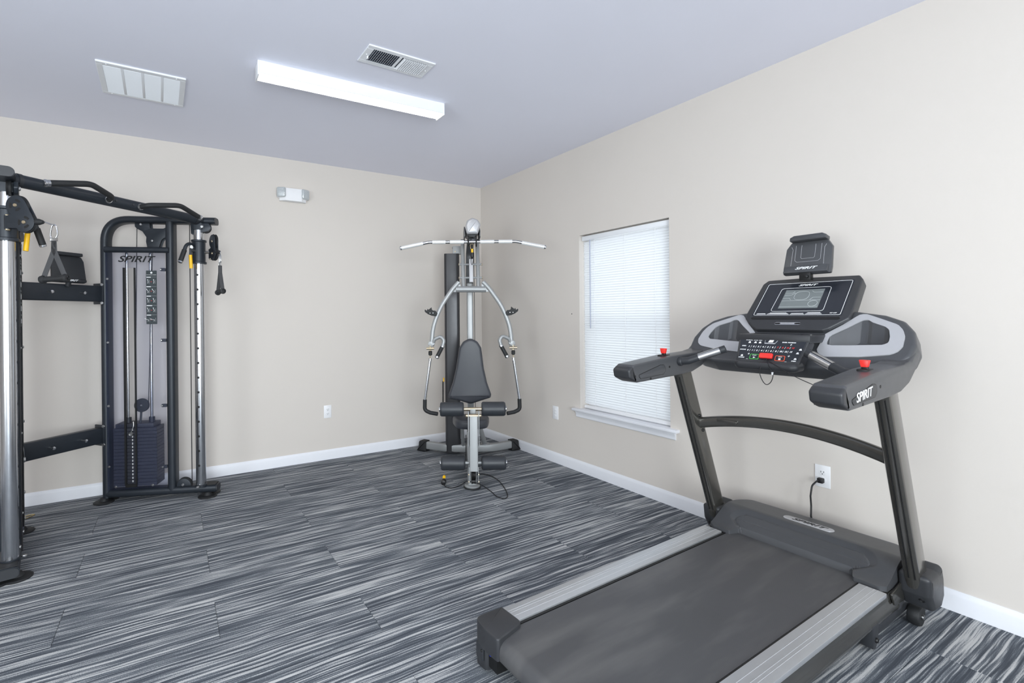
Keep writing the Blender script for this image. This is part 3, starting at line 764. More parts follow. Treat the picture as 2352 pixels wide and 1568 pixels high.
for s in (1, -1):
    cc = (0.105, 0.285)
    ro = resample(fil2(ringo, 0.02, 4), cc); ri = resample(fil2(pocket, 0.016, 5), cc)
    bm = bmesh.new()
    def lp(L, n): return [bm.verts.new(FP(q, s * w, n)) for q, w in L]
    a0, a1 = lp(ro, -0.004), lp(ro, 0.0045); b0, b1 = lp(ri, -0.012), lp(ri, 0.0045)
    k = len(ro)
    for i in range(k):
        j = (i + 1) % k
        bm.faces.new((a1[i], a1[j], b1[j], b1[i])); bm.faces.new((a0[i], a0[j], a1[j], a1[i])); bm.faces.new((b1[i], b1[j], b0[j], b0[i]))
    tr = finish('tray_trim', bm, M['tm_silver'], tm)
    # handrail arm
    prof = [(-0.562, 1.090), (-0.596, 1.066), (-0.588, 1.030), (-0.535, 1.004), (-0.200, 1.020), (-0.100, 1.030), (-0.020, 1.056), (0.055, 1.108), (0.098, 1.155), (0.085, 1.180), (0.045, 1.172), (0.000, 1.141), (-0.060, 1.130), (-0.270, 1.120)]
    arm = prism('handrail', fil2(prof, [0.016, 0.020, 0.026, 0.03, 0.04, 0.04, 0.05, 0.04, 0.014, 0.012, 0.02, 0.03, 0.04, 0.04], 5), (0, s * 0.412, 0), (1, 0, 0), (0, 0, 1), (0, s, 0), -0.048, 0.048, M['tm_plastic'], tm, 0.009, 4)
    PAN = fil2([(-0.530, 1.040), (-0.365, 1.080), (-0.338, 1.078), (-0.326, 1.052), (-0.345, 1.034), (-0.515, 1.022)], 0.010)
    for side in (1, -1):
        yy = s * 0.412 + side * 0.0478
        pn = prism('arm_panel', PAN, (0, yy, 0), (1, 0, 0), (0, 0, 1), (0, side, 0), -0.002, 0.0022, M['tm_dark'] if (s < 0 and side < 0) else M['tm_plastic'], arm, 0.0012)
        bm = bmesh.new(); add_sweep(bm, [(a_, yy + side * 0.0006, b_) for a_, b_ in PAN], circle(0.0016, 6), up=(0, 1, 0), closed=True); finish('panel_groove', bm, M['black'], arm)
        if side == s:
            rd = Vector((1, 0, 0.115 if s < 0 else -0.115)) if s < 0 else Vector((-1, 0, -0.115))
            rd = rd.normalized(); ru = Vector((-rd.z, 0, rd.x)) if rd.x > 0 else Vector((rd.z, 0, -rd.x))
            text('arm_lettering', 'SPIRIT', Vector((-0.436, yy + side * 0.0026, 1.049)), rd, ru, 0.045, M['print_white'], arm, shear=0.22, sx=1.05, bold=0.0004)
        for hx, hz_ in ((-0.553, 1.036), (-0.295, 1.066), (-0.440, 1.018)):
            lathe('screw_hole', [(0.006, 0), (0.006, 0.0012), (0, 0.0012)], (hx, yy - side * 0.0004, hz_), (0, side, 0), M['black'], arm, 10)
    prism('tip_cap', fil2([(-0.562, 1.0910), (-0.5975, 1.066), (-0.5895, 1.029), (-0.535, 1.0028), (-0.556, 1.040)], 0.014, 4), (0, s * 0.412, 0), (1, 0, 0), (0, 0, 1), (0, s, 0), -0.0487, 0.0487, M['tm_dark'], arm, 0.009, 4)
    # thumb switch
    sw = prism('switch_stem', rrect(0.012, 0.020, 0.003), (-0.275, s * 0.410, 0), (1, 0, 0), (0, 1, 0), (0, 0, 1), 1.105, 1.140, M['black'], tm)
    prism('switch_cap', fil2([(-0.010, 0), (0.010, 0), (0.016, 0.026), (-0.016, 0.026)], 0.003), (-0.275, s * 0.410, 1.130), (0, 1, 0), (0, 0, 1), (1, 0, 0), -0.010, 0.006, M['red'], sw, 0.002)
    box('switch_plate', (-0.305, s * 0.410 - 0.016, 1.110), (-0.245, s * 0.410 + 0.016, 1.1235), M['black'], sw, 0.003)
    # pulse grip
    gp = fillet([(-0.215, s * 0.375, 1.088), (-0.205, s * 0.318, 1.096), (-0.141, s * 0.172, 1.160)], 0.03, 5)
    bm = bmesh.new(); add_sweep(bm, gp, circle(0.0185, 18)); gr = finish('pulse_grip', bm, M['frame_soft'], tm)
    A_, B_ = Vector((-0.205, s * 0.318, 1.096)), Vector((-0.141, s * 0.172, 1.160))
    for a0_ in (35, 145):
        sec = [(0.0194 * math.cos(math.radians(a0_ - 48 + 96 * i / 8)), 0.0194 * math.sin(math.radians(a0_ - 48 + 96 * i / 8))) for i in range(9)]
        sec += [(0.0178 * math.cos(math.radians(a0_ + 48 - 96 * i / 8)), 0.0178 * math.sin(math.radians(a0_ + 48 - 96 * i / 8))) for i in range(9)]
        bm = bmesh.new(); add_sweep(bm, [A_.lerp(B_, 0.28), A_.lerp(B_, 0.86)], sec, up=(-0.6, 0, 0.8)); finish('sensor_plate', bm, M['steel'], gr)
    lathe('grip_collar', [(0.023, 0), (0.023, 0.012), (0.019, 0.016), (0.0, 0.016)], (-0.214, s * 0.365, 1.089), (0.17, -s, 0.13), M['frame_soft'], gr, 18)

# display head
dh = [(0.126, 0.0), (0.126, 0.140), (0.138, 0.160), (0.200, 0.220), (0.225, 0.224), (0.445, 0.214), (0.472, 0.196), (0.477, 0.0)]
do = fil2([(w, q) for q, w in dh] + [(-w, q) for q, w in reversed(dh[1:-1])], 0.014, 4)
disp = prism('display_head', do, FO, WY, EE, NN, -0.032, 0.022, M['tm_dark'], tm, 0.007, 3)
prism('display_back', fil2([(-0.16, 0.17), (0.16, 0.17), (0.16, 0.42), (-0.16, 0.42)], 0.03), FO, WY, EE, NN, -0.075, -0.030, M['tm_dark'], disp, 0.01)
prism('screen_overlay', fil2([(-0.190, 0.214), (0.190, 0.214), (0.186, 0.441), (-0.186, 0.441)], 0.006), FO, WY, EE, NN, 0.020, 0.0235, M['tm_panel'], disp)
def line_loop(name, pts, r, m, parent, n=0.024, fr=0.008, closed=True):
    bm = bmesh.new(); P_ = fillet([FP(q, w, n) for q, w in pts], fr, 4, closed)
    add_sweep(bm, P_, circle(r, 6), up=NN, closed=closed); return finish(name, bm, m, parent)
line_loop('frame_line', [(0.2175, -0.184), (0.2175, 0.184), (0.4365, 0.180), (0.4365, -0.180)], 0.0010, M['print_white'], disp)
line_loop('screen_line', [(0.243, -0.112), (0.243, 0.112), (0.401, 0.106), (0.401, -0.106)], 0.0009, M['print_white'], disp, fr=0.014)
scr = prism('screen', [(-0.084, 0.262), (0.084, 0.262), (0.083, 0.388), (-0.083, 0.388)], FO, WY, EE, NN, 0.020, 0.0242, mat('grey lcd', srgb(118, 124, 124), 0.25), disp)
M['lcd_line'] = mat('lcd print', srgb(196, 200, 200), 0.4)
line_loop('dial_outline', [(0.318, -0.035), (0.318, 0.028), (0.375, 0.028), (0.375, -0.035)], 0.0007, M['lcd_line'], scr, 0.0247, 0.026)
for (q0, w0), (q1, w1_), mid in (((0.366, -0.080), (0.366, -0.048), (0.376, -0.040)), ((0.352, -0.080), (0.352, -0.050), (0.366, -0.036)), ((0.330, -0.081), (0.330, -0.052), (0.318, -0.044)), ((0.366, 0.080), (0.366, 0.045), (0.376, 0.034)), ((0.332, 0.080), (0.332, 0.048), (0.318, 0.038))):
    line_loop('lcd_track', [(q0, w0), (q1, w1_), mid], 0.0006, M['lcd_line'], scr, 0.0247, 0.004, False)
for q in (0.314, 0.272): line_loop('lcd_track', [(q, -0.082), (q, 0.082)], 0.0007, M['lcd_line'], scr, 0.0247, 0, False)
bm = bmesh.new(); add_sweep(bm, [FP(0.292 + 0.019 * math.sin(2 * PI * i / 24), 0.057 + 0.019 * math.cos(2 * PI * i / 24), 0.0247) for i in range(24)], circle(0.0007, 6), up=NN, closed=True); finish('lcd_ring', bm, M['lcd_line'], scr)
text('display_lettering', 'SPIRIT', FP(0.419, 0.0, 0.0240), WY, EE, 0.0165, M['print_white'], disp, shear=0.33, sx=1.7, bold=0.0003)
for i, (w0, w1_) in enumerate(((-0.172, -0.128), (-0.122, -0.025), (-0.018, 0.040), (0.045, 0.112))):
    for j in range(2 if i % 2 == 0 else 3):
        obox('fine_print', FP(0.2245 + 0.0042 * j, (w0 + w1_) / 2, 0.0237), WY, EE, NN, (w1_ - w0) * (1 - 0.12 * j), 0.0019, 0.0008, M['print_white'], disp)
text('app_print', 'FIT APP', FP(0.2285, 0.155, 0.0240), WY, EE, 0.008, M['print_white'], disp, shear=0.2)
prism('media_slot', fil2([(-0.182, 0.190), (0.182, 0.190), (0.190, 0.197), (0.182, 0.2055), (-0.182, 0.2055), (-0.190, 0.197)], 0.003), FO, WY, EE, NN, 0.019, 0.0234, M['black'], disp)
lg = prism('grille_badge', rrect(0.112, 0.0165, 0.0081, 6), FP(0.163, -0.012), WY, EE, NN, 0.020, 0.0235, M['chrome'], disp, 0.0008)
for s in (-1, 1):
    prism('badge_mark', fil2([(-0.012, -0.0045), (0.010, -0.0045), (0.014, 0.002), (0.006, 0.0048), (-0.010, 0.003)], 0.002), FP(0.163, -0.012 + s * 0.043), WY, EE, NN, 0.0230, 0.0243, M['black'], lg)
    prism('badge_bar', rrect(0.058, 0.0022, 0.001), FP(0.163 + s * 0.0032, -0.012), WY, EE, NN, 0.0230, 0.0243, M['tm_silver'], lg)

# keypad
t60 = math.radians(60)
EK = Vector((math.cos(t60), 0, math.sin(t60))); NK = Vector((-math.sin(t60), 0, math.cos(t60))); KO = Vector((-0.126, 0, 1.108))
def KP(f, q, n=0.0):                              # f 0..1 across, q 0..1 up the keypad
    hw_ = 0.130 + 0.018 * q
    return KO + EK * (q * 0.130) + WY * ((f - 0.5) * 2 * hw_) + NK * n
kpo = fil2([(-0.132, -0.004), (0.132, -0.004), (0.150, 0.132), (-0.150, 0.132)], 0.014, 5)
kp = prism('keypad', kpo, KO, WY, EK, NK, -0.050, 0.0, M['tm_dark'], tm, 0.004, 3)
bm = bmesh.new(); add_sweep(bm, fillet([(-0.100, 0.128, 1.096), (-0.133, 0.118, 1.090), (-0.133, -0.118, 1.090), (-0.100, -0.128, 1.096)], 0.02, 4), circle(0.0165, 12, 0.0195)); finish('keypad_lip', bm, M['tm_dark'], kp)
prism('keypad_overlay', fil2([(-0.122, 0.010), (0.122, 0.010), (0.139, 0.124), (-0.139, 0.124)], 0.010, 4), KO, WY, EK, NK, -0.002, 0.0008, M['tm_panel'], kp)
box('console_shelf', (-0.072, -0.152, 1.196), (0.100, 0.152, 1.232), M['tm_dark'], tm, 0.006)
box('shelf_groove', (-0.040, -0.100, 1.2315), (0.040, 0.095, 1.2335), M['tm_panel'], tm, 0.0008)
lathe('headphone_jack', [(0.005, 0), (0.005, 0.001), (0, 0.001)], (-0.01, -0.13, 1.232), (0, 0, 1), M['steel'], tm, 10)
for i, d in enumerate('1 2 3 4 5 6 7 8 10 12'.split()):
    text('speed_digit', d, KP(0.175 + 0.073 * i, 0.585, 0.001), WY, EK, 0.0105, M['print_red'] if i > 5 else M['print_white'], kp, shear=0.3, bold=0.0003)
    if i < 9: obox('key_divider', KP(0.2115 + 0.073 * i, 0.585, 0.001), (WY + EK * 0.0).normalized(), (EK + WY * 0.3).normalized(), NK, 0.0009, 0.0115, 0.0006, M['print_white'], kp)
for i, d in enumerate('0 1 2 4 5 6 8 10 12 15'.split()):
    text('incline_digit', d, KP(0.165 + 0.073 * i, 0.435, 0.001), WY, EK, 0.0105, M['print_white'], kp, shear=0.3, bold=0.0003)
    if i < 9: obox('key_divider', KP(0.2015 + 0.073 * i, 0.435, 0.001), (WY + EK * 0.0).normalized(), (EK + WY * 0.3).normalized(), NK, 0.0009, 0.0115, 0.0006, M['print_white'], kp)
for s_, f, q, z in (('SPEED', 0.095, 0.60, 0.0068), ('INCLINE', 0.085, 0.45, 0.0068), ('INTERVAL', 0.165, 0.845, 0.0066), ('STYLE', 0.265, 0.845, 0.0066), ('FAN', 0.335, 0.845, 0.0066), ('ENTER', 0.690, 0.79, 0.0066), ('PROGRAM', 0.790, 0.79, 0.0066), ('INCLINE', 0.080, 0.13, 0.0068), ('SPEED', 0.915, 0.10, 0.0068), ('+', 0.19, 0.28, 0.016), ('_', 0.185, 0.13, 0.016), ('+', 0.815, 0.27, 0.016), ('_', 0.80, 0.11, 0.016), ('P', 0.79, 0.70, 0.010)):
    text('key_label', s_, KP(f, q, 0.001), WY, EK, z, M['print_white'], kp, shear=0.2, bold=0.0002)
for f, q in ((0.175, 0.755), (0.265, 0.755), (0.335, 0.755), (0.945, 0.54), (0.925, 0.40), (0.085, 0.21), (0.925, 0.185)):
    prism('key_icon', fil2([(-0.006, -0.004), (0.006, -0.004), (0.003, 0.005), (-0.003, 0.004)], 0.001), KP(f, q), WY, EK, NK, 0.0, 0.0013, M['print_white'], kp)
eb = prism('enter_badge', [(-0.026, -0.011), (0.018, -0.011), (0.030, 0.011), (-0.026, 0.011)], KP(0.495, 0.80), WY, EK, NK, 0.0, 0.0014, M['tm_silver'], kp)
prism('badge_face', [(-0.024, -0.006), (0.018, -0.006), (0.027, 0.0098), (-0.024, 0.0098)], KP(0.495, 0.80), WY, EK, NK, 0.001, 0.0019, M['tm_panel'], eb)
prism('badge_emblem', fil2([(-0.012, -0.005), (0.008, -0.005), (0.012, 0.007), (-0.006, 0.008)], 0.002), KP(0.495, 0.81), WY, EK, NK, 0.0015, 0.0024, M['print_white'], eb)
def button(f, q, w, h, colr, label_, icon):
    b0 = prism('key_outline', rrect(w, h, 0.004), KP(f, q), WY, EK, NK, 0.0, 0.0016, colr, kp)
    prism('key_face', rrect(w - 0.005, h - 0.005, 0.003), KP(f, q), WY, EK, NK, 0.001, 0.0021, M['tm_panel'], b0)
    text('key_word', label_, KP(f, q + 0.045, 0.0022), WY, EK, 0.0062, M['print_white'], b0)
    if icon == 'play': prism('play_mark', [(-0.004, -0.004), (0.006, 0), (-0.004, 0.004)], KP(f, q - 0.035), WY, EK, NK, 0.0018, 0.0026, M['print_white'], b0)
    else: prism('stop_mark', rrect(0.009, 0.008, 0.001), KP(f, q - 0.035), WY, EK, NK, 0.0018, 0.0026, M['print_white'], b0)
button(0.295, 0.185, 0.040, 0.026, M['green'], 'START', 'play')
button(0.700, 0.175, 0.040, 0.026, M['orange'], 'STOP', 'stop')

# tablet holder on top of the console
tt = math.radians(14)
TU = Vector((math.sin(tt), 0, math.cos(tt))); TN = Vector((-math.cos(tt), 0, math.sin(tt))); TO = Vector((0.250, -0.002, 1.522))
hold = prism('tablet_holder', fil2([(-0.101, 0), (0.101, 0), (0.103, 0.030), (0.098, 0.135), (0.078, 0.168), (-0.078, 0.168), (-0.098, 0.135), (-0.103, 0.030)], 0.008, 4), TO, WY, TU, TN, -0.020, 0.004, M['tm_plastic'], tm, 0.004)
prism('holder_ledge', [(0.0, 0.000), (0.022, 0.004), (0.023, 0.010), (0.010, 0.040), (0.0, 0.044)], TO, TN, TU, WY, -0.094, 0.094, M['tm_plastic'], hold, 0.003)
text('holder_lettering', 'SPIRIT', TO + TU * 0.0255 + TN * 0.0172, WY, (TU * 0.92 - TN * 0.40).normalized(), 0.0205, M['print_white'], hold, shear=0.33, sx=1.6, bold=0.0004)
prism('holder_clamp', fil2([(-0.078, 0.168), (0.078, 0.168), (0.078, 0.186), (0.060, 0.196), (-0.060, 0.196), (-0.078, 0.186)], 0.004), TO, WY, TU, TN, -0.016, 0.030, M['tm_plastic'], hold, 0.004)
for pts in ([(0.150, -0.030), (0.085, -0.030), (0.080, -0.025), (0.080, 0.025), (0.085, 0.030), (0.150, 0.030)], [(0.150, -0.055), (0.072, -0.055), (0.063, -0.045), (0.063, 0.045), (0.072, 0.055), (0.150, 0.055)], [(0.145, -0.075), (0.13, -0.068), (0.045, -0.070)], [(0.145, 0.075), (0.13, 0.068), (0.045, 0.070)]):
    bm = bmesh.new(); add_sweep(bm, [TO + TU * q + WY * w + TN * 0.0042 for q, w in pts], circle(0.0008, 6), up=TN); finish('holder_rib', bm, M['tm_silver'], hold)
box('holder_neck', (0.238, -0.026, 1.490), (0.268, 0.024, 1.535), M['black'], hold, 0.003)
lathe('neck_knob', [(0.008, 0), (0.008, 0.012), (0.004, 0.014), (0, 0.014)], (0.236, -0.012, 1.508), (-1, 0, 0), M['black'], hold, 12)

# power cord
cordp = [TL(p) for p in [(-0.012, -3.2435, 0.437), (-0.045, -3.239, 0.438), (-0.075, -3.227, 0.415), (-0.085, -3.224, 0.36), (-0.085, -3.227, 0.31), (-0.095, -3.230, 0.26), (-0.105, -3.246, 0.19), (-0.105, -3.24, 0.12), (-0.14, -3.24, 0.10)]]
bm = bmesh.new(); add_tube(bm, fillet(cordp, 0.03, 4), 0.0042, 10); pc = finish('power_cord', bm, M['cord'], tm)
bm = bmesh.new(); add_box(bm, tuple(TL((-0.034, -3.2575, 0.423))), tuple(TL((-0.0085, -3.2305, 0.449))), 0.004, 2); finish('plug', bm, M['cord'], pc)

# safety key with lanyard: lifts off the treadmill
sk = thing('safety_key', 'red magnetic safety key with black lanyard and blue clip on the treadmill keypad', 'safety key', T0, TA); sk.scale = (1, 1, 0.995)
prism('key_block', rrect(0.056, 0.026, 0.006, 4), KP(0.490, 0.215), WY, EK, NK, 0.0010, 0.014, M['red'], sk, 0.004, 3)
ky = KP(0.49, 0.10, 0.010)
loop1 = [ky, Vector((-0.150, 0.010, 1.085)), Vector((-0.152, 0.012, 1.055)), Vector((-0.150, 0.000, 1.022)), Vector((-0.150, -0.016, 1.010)), Vector((-0.150, -0.034, 1.026)), Vector((-0.150, -0.042, 1.060)), Vector((-0.152, -0.030, 1.085)), ky + Vector((-0.004, -0.006, 0.002))]
def smooth_path(P_, n=6):
    P_ = [Vector(p) for p in P_]; out = []
    for i in range(len(P_) - 1):
        a, b, c, d = P_[max(i - 1, 0)], P_[i], P_[i + 1], P_[min(i + 2, len(P_) - 1)]
        for j in range(n):
            t = j / n
            out.append(0.5 * ((2 * b) + (c - a) * t + (2 * a - 5 * b + 4 * c - d) * t * t + (3 * b - a - 3 * c + d) * t ** 3))
    out.append(P_[-1]); return out
tube('lanyard', smooth_path(loop1), 0.0017, M['cord'], sk, 8)
clipc = Vector((-0.160, -0.222, 1.018))
tube('lanyard', smooth_path([ky + Vector((0, -0.004, 0)), Vector((-0.155, -0.07, 1.09)), Vector((-0.160, -0.14, 1.055)), clipc + Vector((0, 0.014, 0.010))]), 0.0017, M['cord'], sk, 8)
tube('lanyard', smooth_path([clipc + Vector((0, -0.014, 0.012)), Vector((-0.17, -0.26, 1.036)), Vector((-0.18, -0.31, 1.046)), Vector((-0.20, -0.366, 1.045))]), 0.0017, M['cord'], sk, 8)
prism('lanyard_crimp', rrect(0.006, 0.012, 0.001), (-0.151, -0.040, 1.062), (0, 1, 0), (0, 0, 1), (1, 0, 0), -0.003, 0.003, M['white_plastic'], sk)
prism('clip', fil2([(-0.022, -0.030), (0.018, -0.026), (0.022, 0.014), (-0.018, 0.016)], 0.004), clipc, (0, -1, 0), (0, 0, 1), (-1, 0, 0), -0.006, 0.006, M['blue'], sk, 0.002)

# ================================================================== CABLE TRAINER
EA = math.radians(39.27); TM0 = Vector((-3.2900, -0.786, 0))
ft = thing('cable_trainer', 'black dual tower cable trainer with pull up beam by the back wall', 'gym machine', TM0, math.atan2(-math.cos(EA), math.sin(EA))); ft.scale = (1, 1, 0.996)
def C(a, b, z): return Vector((b, a, z))       # a across the machine, b towards its user
def acrylic_mat():
    m = bpy.data.materials.new('smoked blue acrylic'); m.use_nodes = True
    nt = m.node_tree; nt.nodes.remove(nt.nodes['Principled BSDF']); out = nt.nodes['Material Output']
    tr = nt.nodes.new('ShaderNodeBsdfTransparent')
    n = nt.nodes.new('ShaderNodeTexNoise'); n.inputs['Scale'].default_value = 2
    mxc = nt.nodes.new('ShaderNodeMix'); mxc.data_type = 'RGBA'; mxc.inputs[6].default_value = (0.935, 0.945, 0.985, 1); mxc.inputs[7].default_value = (0.955, 0.962, 0.992, 1)
    nt.links.new(n.outputs['Fac'], mxc.inputs[0]); nt.links.new(mxc.outputs[2], tr.inputs[0])
    pb = nt.nodes.new('ShaderNodeBsdfPrincipled'); pb.inputs['Base Color'].default_value = srgb(150, 158, 196); pb.inputs['Roughness'].default_value = 0.12
    mx = nt.nodes.new('ShaderNodeMixShader'); mx.inputs[0].default_value = 0.02
    nt.links.new(tr.outputs[0], mx.inputs[1]); nt.links.new(pb.outputs[0], mx.inputs[2]); nt.links.new(mx.outputs[0], out.inputs[0])
    return m
M['acrylic'] = acrylic_mat()
OV = rrect(0.050, 0.096, 0.023, 5)
plate_mesh = {}
def tower(sg):
    t0 = 0.022 if sg < 0 else 0.0
    def P(s, t, z): t = t + t0; return C(sg * (0.28 + 0.489 * s - 0.873 * t), -0.58 + 0.873 * s + 0.489 * t, z)
    Dv = (P(1, 0, 0) - P(0, 0, 0)).normalized(); Nv = (P(0, 1, 0) - P(0, 0, 0)).normalized(); Zv = Vector((0, 0, 1))
    O0 = P(0, 0, 0)
    def pz(nm, outl, t0, t1, m, par, bev=0.0): return prism(nm, outl, O0, Dv, Zv, Nv, t0, t1, m, par, bev)
    def rect(s0, s1, z0, z1): return [(s0, z0), (s1, z0), (s1, z1), (s0, z1)]
    fr = sweep('tower_frame', [P(0.045, 0, 0.03), P(0.045, 0, 2.058), P(0.800 if sg > 0 else 0.860, 0, 2.058)], OV, M['frame_black'], ft, up=Nv, fr=0.17)
    sweep('tower_post', [P(0.487, 0, 0.05), P(0.487, 0, 2.045)], rrect(0.056, 0.096, 0.024, 5), M['frame_black'], ft, up=Nv)
    bt = sweep('base_tube', [P(0.045, 0, 0.056), P(0.795, 0, 0.056)], rrect(0.096, 0.056, 0.024, 5), M['frame_black'], ft, up=Zv)
    for s_, z_, nm in ((0.798, 0.056, 'end_plug'), (0.803 if sg > 0 else 0.863, 2.058, 'end_plug')):
        sweep(nm, [P(s_ - 0.004, 0, z_), P(s_ + 0.004, 0, z_)], rrect(0.090, 0.050, 0.022, 5), M['frame_soft'], fr, up=Zv)
    box_c = P(0.735, 0, 0.086); obox('foot_tread', box_c, Dv, Nv, Zv, 0.11, 0.080, 0.004, M['rubber'], bt, 0.001)
    tube('cover_bar', [P(0.058, 0.045, 1.833), P(0.490, 0.045, 1.833)], 0.0215, M['frame_black'], ft, 16)
    for s_ in (0.03, 0.735):
        lathe('floor_pad', [(0.064, 0), (0.066, 0.005), (0.060, 0.010), (0.030, 0.014), (0.022, 0.030), (0.018, 0.034)], P(s_, 0.035, 0.0), (0, 0, 1), M['rubber'], ft, 24)
        lathe('floor_pad', [(0.064, 0), (0.066, 0.005), (0.060, 0.010), (0.030, 0.014), (0.022, 0.030), (0.018, 0.034)], P(s_, -0.045, 0.0), (0, 0, 1), M['rubber'], ft, 24)
    # clear shrouds
    sh = bpy.data.objects.new('front_shroud', None)
    pa = pz('front_shroud', rect(0.062, 0.180, 0.090, 1.812), 0.046, 0.050, M['acrylic'], ft)
    pz('shroud_panel', rect(0.261, 0.462, 0.090, 1.812), 0.046, 0.050, M['acrylic'], pa)
    pz('shroud_panel', rect(0.180, 0.261, 1.700, 1.812), 0.046, 0.050, M['acrylic'], pa)
    pz('shroud_panel', rect(0.180, 0.261, 0.090, 0.118), 0.046, 0.050, M['acrylic'], pa)
    pz('shroud_fold', rect(0.062, 0.066, 0.090, 1.812), -0.046, 0.046, M['acrylic'], pa)
    pz('slot_trim', rect(0.178, 0.191, 0.120, 1.702), 0.043, 0.053, M['black'], pa)
    pz('slot_trim', rect(0.251, 0.261, 0.120, 1.702), 0.043, 0.053, M['black'], pa)
    pz('slot_sill', fil2(rect(0.182, 0.258, 0.104, 0.126), 0.006), 0.040, 0.053, M['black'], pa)
    for s_, z_ in ((0.075, 1.62), (0.075, 1.16), (0.075, 0.70), (0.075, 0.26), (0.118, 0.112), (0.365, 0.112)):
        bolt('shroud_screw', P(s_, 0.050, z_), Nv, 0.0085, M['steel'], pa)
    for z_ in (1.69, 1.17, 0.69, 0.24):
        k = pz('shroud_tab', fil2(rect(0.425, 0.465, z_ - 0.012, z_ + 0.012), 0.010), 0.034, 0.045, M['frame_soft'], pa)
        bolt('tab_screw', P(0.433, 0.050, z_), Nv, 0.007, M['steel'], k)
    text('shroud_lettering', 'SPIRIT', P(0.262, 0.0515, 1.763), Dv if Dv.cross(Zv).dot(Nv) > 0 else -Dv, Zv, 0.062, M['print_black'], pa, shear=0.33, sx=1.42, bold=0.0012)
    # exercise placard
    pc_ = pz('exercise_placard', fil2(rect(0.334, 0.406, 1.290, 1.682), 0.004), 0.0500, 0.0522, M['sticker'], pa)
    rd = Dv if Dv.cross(Zv).dot(Nv) > 0 else -Dv
    lathe('placard_emblem', [(0.0075, 0), (0.0075, 0.0008), (0, 0.0008)], P(0.370, 0.0522, 1.666), Nv, M['print_white'], pc_, 14)
    text('placard_title', 'FUNCTIONAL TRAINER', P(0.370, 0.0527, 1.650), rd, Zv, 0.0062, M['print_white'], pc_, sx=1.0)
    for i in range(5):
        zt = 1.633 - i * 0.0692
        pz('placard_heading', rect(0.337, 0.366 if i != 3 else 0.374, zt - 0.003, zt + 0.003), 0.0520, 0.0528, M['print_white'], pc_)
        pz('placard_rule', rect(0.366, 0.404, zt + 0.001, zt + 0.002), 0.0520, 0.0526, M['tm_silver'], pc_)
        for s_ in (0.343, 0.383):
            lean = (0.0, 0.35, 0.12, 0.15, 1.1)[i] * (1 if s_ < 0.36 else 1.25)
            bm = bmesh.new()
            cx, cz = s_ + 0.002, zt - 0.034
            tip = (cx + 0.022 * math.sin(-lean), cz + 0.014 * math.cos(lean))
            q = [P(cx, 0.0524, cz - 0.012), P(cx + 0.003, 0.0524, cz), P(tip[0], 0.0524, tip[1])]
            add_sweep(bm, q, circle(0.0016, 6), up=Nv); add_lathe(bm, [(0.0028, 0), (0.0028, 0.0006)], P(tip[0], 0.0522, tip[1] + 0.003), Nv, 8)
            finish('placard_figure', bm, M['print_white'], pc_)
            tube('placard_cable', [P(s_ + 0.013, 0.0524, cz - 0.014), P(s_ + 0.013, 0.0524, cz + 0.014)], 0.0008, M['tm_silver'], pc_, 6)
        pz('placard_arrow', [(0.366, zt - 0.036), (0.376, zt - 0.033), (0.366, zt - 0.030)], 0.0520, 0.0528, M['print_red'], pc_)
    # weight stack
    for i in range(17):
        z0 = 0.108 + i * 0.0250
        if sg not in plate_mesh:
            bm = bmesh.new(); add_box(bm, (-0.146, -0.064, 0.0007), (0.146, 0.064, 0.0243), 0.0015, 1)
            o = finish('weight_plate', bm, M['plate'], ft); plate_mesh[sg] = o.data
        else: o = link('weight_plate', plate_mesh[sg], None, ft)
        o.location = P(0.245, -0.022, z0); o.rotation_euler = (0, 0, math.atan2(Dv.y, Dv.x))
        bm = bmesh.new()
        for dz in (0.008, 0.016): add_obox(bm, Vector((-0.017, 0, dz)), (1, 0, 0), (0, 1, 0), (0, 0, 1), 0.008, 0.1296, 0.004)
        finish('plate_number', bm, M['print_white'], o)
        bm = bmesh.new(); add_obox(bm, Vector((0.002, 0, 0.0125)), (1, 0, 0), (0, 1, 0), (0, 0, 1), 0.011, 0.1292, 0.011, 0.001, 1); finish('pin_hole', bm, M['black'], o)
    pz('top_plate', rect(0.112, 0.368, 0.534, 0.562), -0.086, 0.038, M['plate'], ft, 0.002)
    pn = lathe('selector_pin', [(0.006, -0.03), (0.006, 0.0), (0.016, 0.002), (0.017, 0.010), (0.013, 0.018), (0.010, 0.018), (0.009, 0.012), (0, 0.012)], P(0.222, 0.044, 0.492), Nv, M['steel'], ft, 18)
    tube('pin_leash', smooth_path([P(0.222, 0.056, 0.50), P(0.232, 0.056, 0.52), P(0.240, 0.054, 0.55), P(0.238, 0.05, 0.58)]), 0.0022, M['steel'], pn, 8)
    for s_ in (0.172, 0.333):
        rod = tube('guide_rod', [P(s_, -0.022, 0.09), P(s_, -0.022, 1.83)], 0.0105, M['chrome'], ft, 12)
        lathe('rod_collar', [(0.020, 0), (0.020, 0.038), (0.012, 0.038)], P(s_, -0.022, 0.562), (0, 0, 1), M['plate'], rod, 14)
    pl_ = lathe('stack_pulley', [(0.010, -0.010), (0.048, -0.010), (0.050, -0.008), (0.044, -0.003), (0.044, 0.003), (0.050, 0.008), (0.048, 0.010), (0.010, 0.010)], P(0.273, -0.003, 0.690), Nv, M['frame_soft'], ft, 28)
    bolt('pulley_bolt', P(0.273, 0.007, 0.690), Nv, 0.008, M['steel'], pl_)
    tube('pulley_yoke', [P(0.262, -0.003, 0.56), P(0.270, -0.003, 0.66)], 0.008, M['frame_soft'], pl_, 8)
    tube('cable', [P(0.228, -0.003, 0.690), P(0.252, -0.003, 2.00)], 0.003, M['cord'], ft, 8)
    tube('cable', [P(0.318, -0.003, 0.690), P(0.358, -0.003, 1.86)], 0.003, M['cord'], ft, 8)
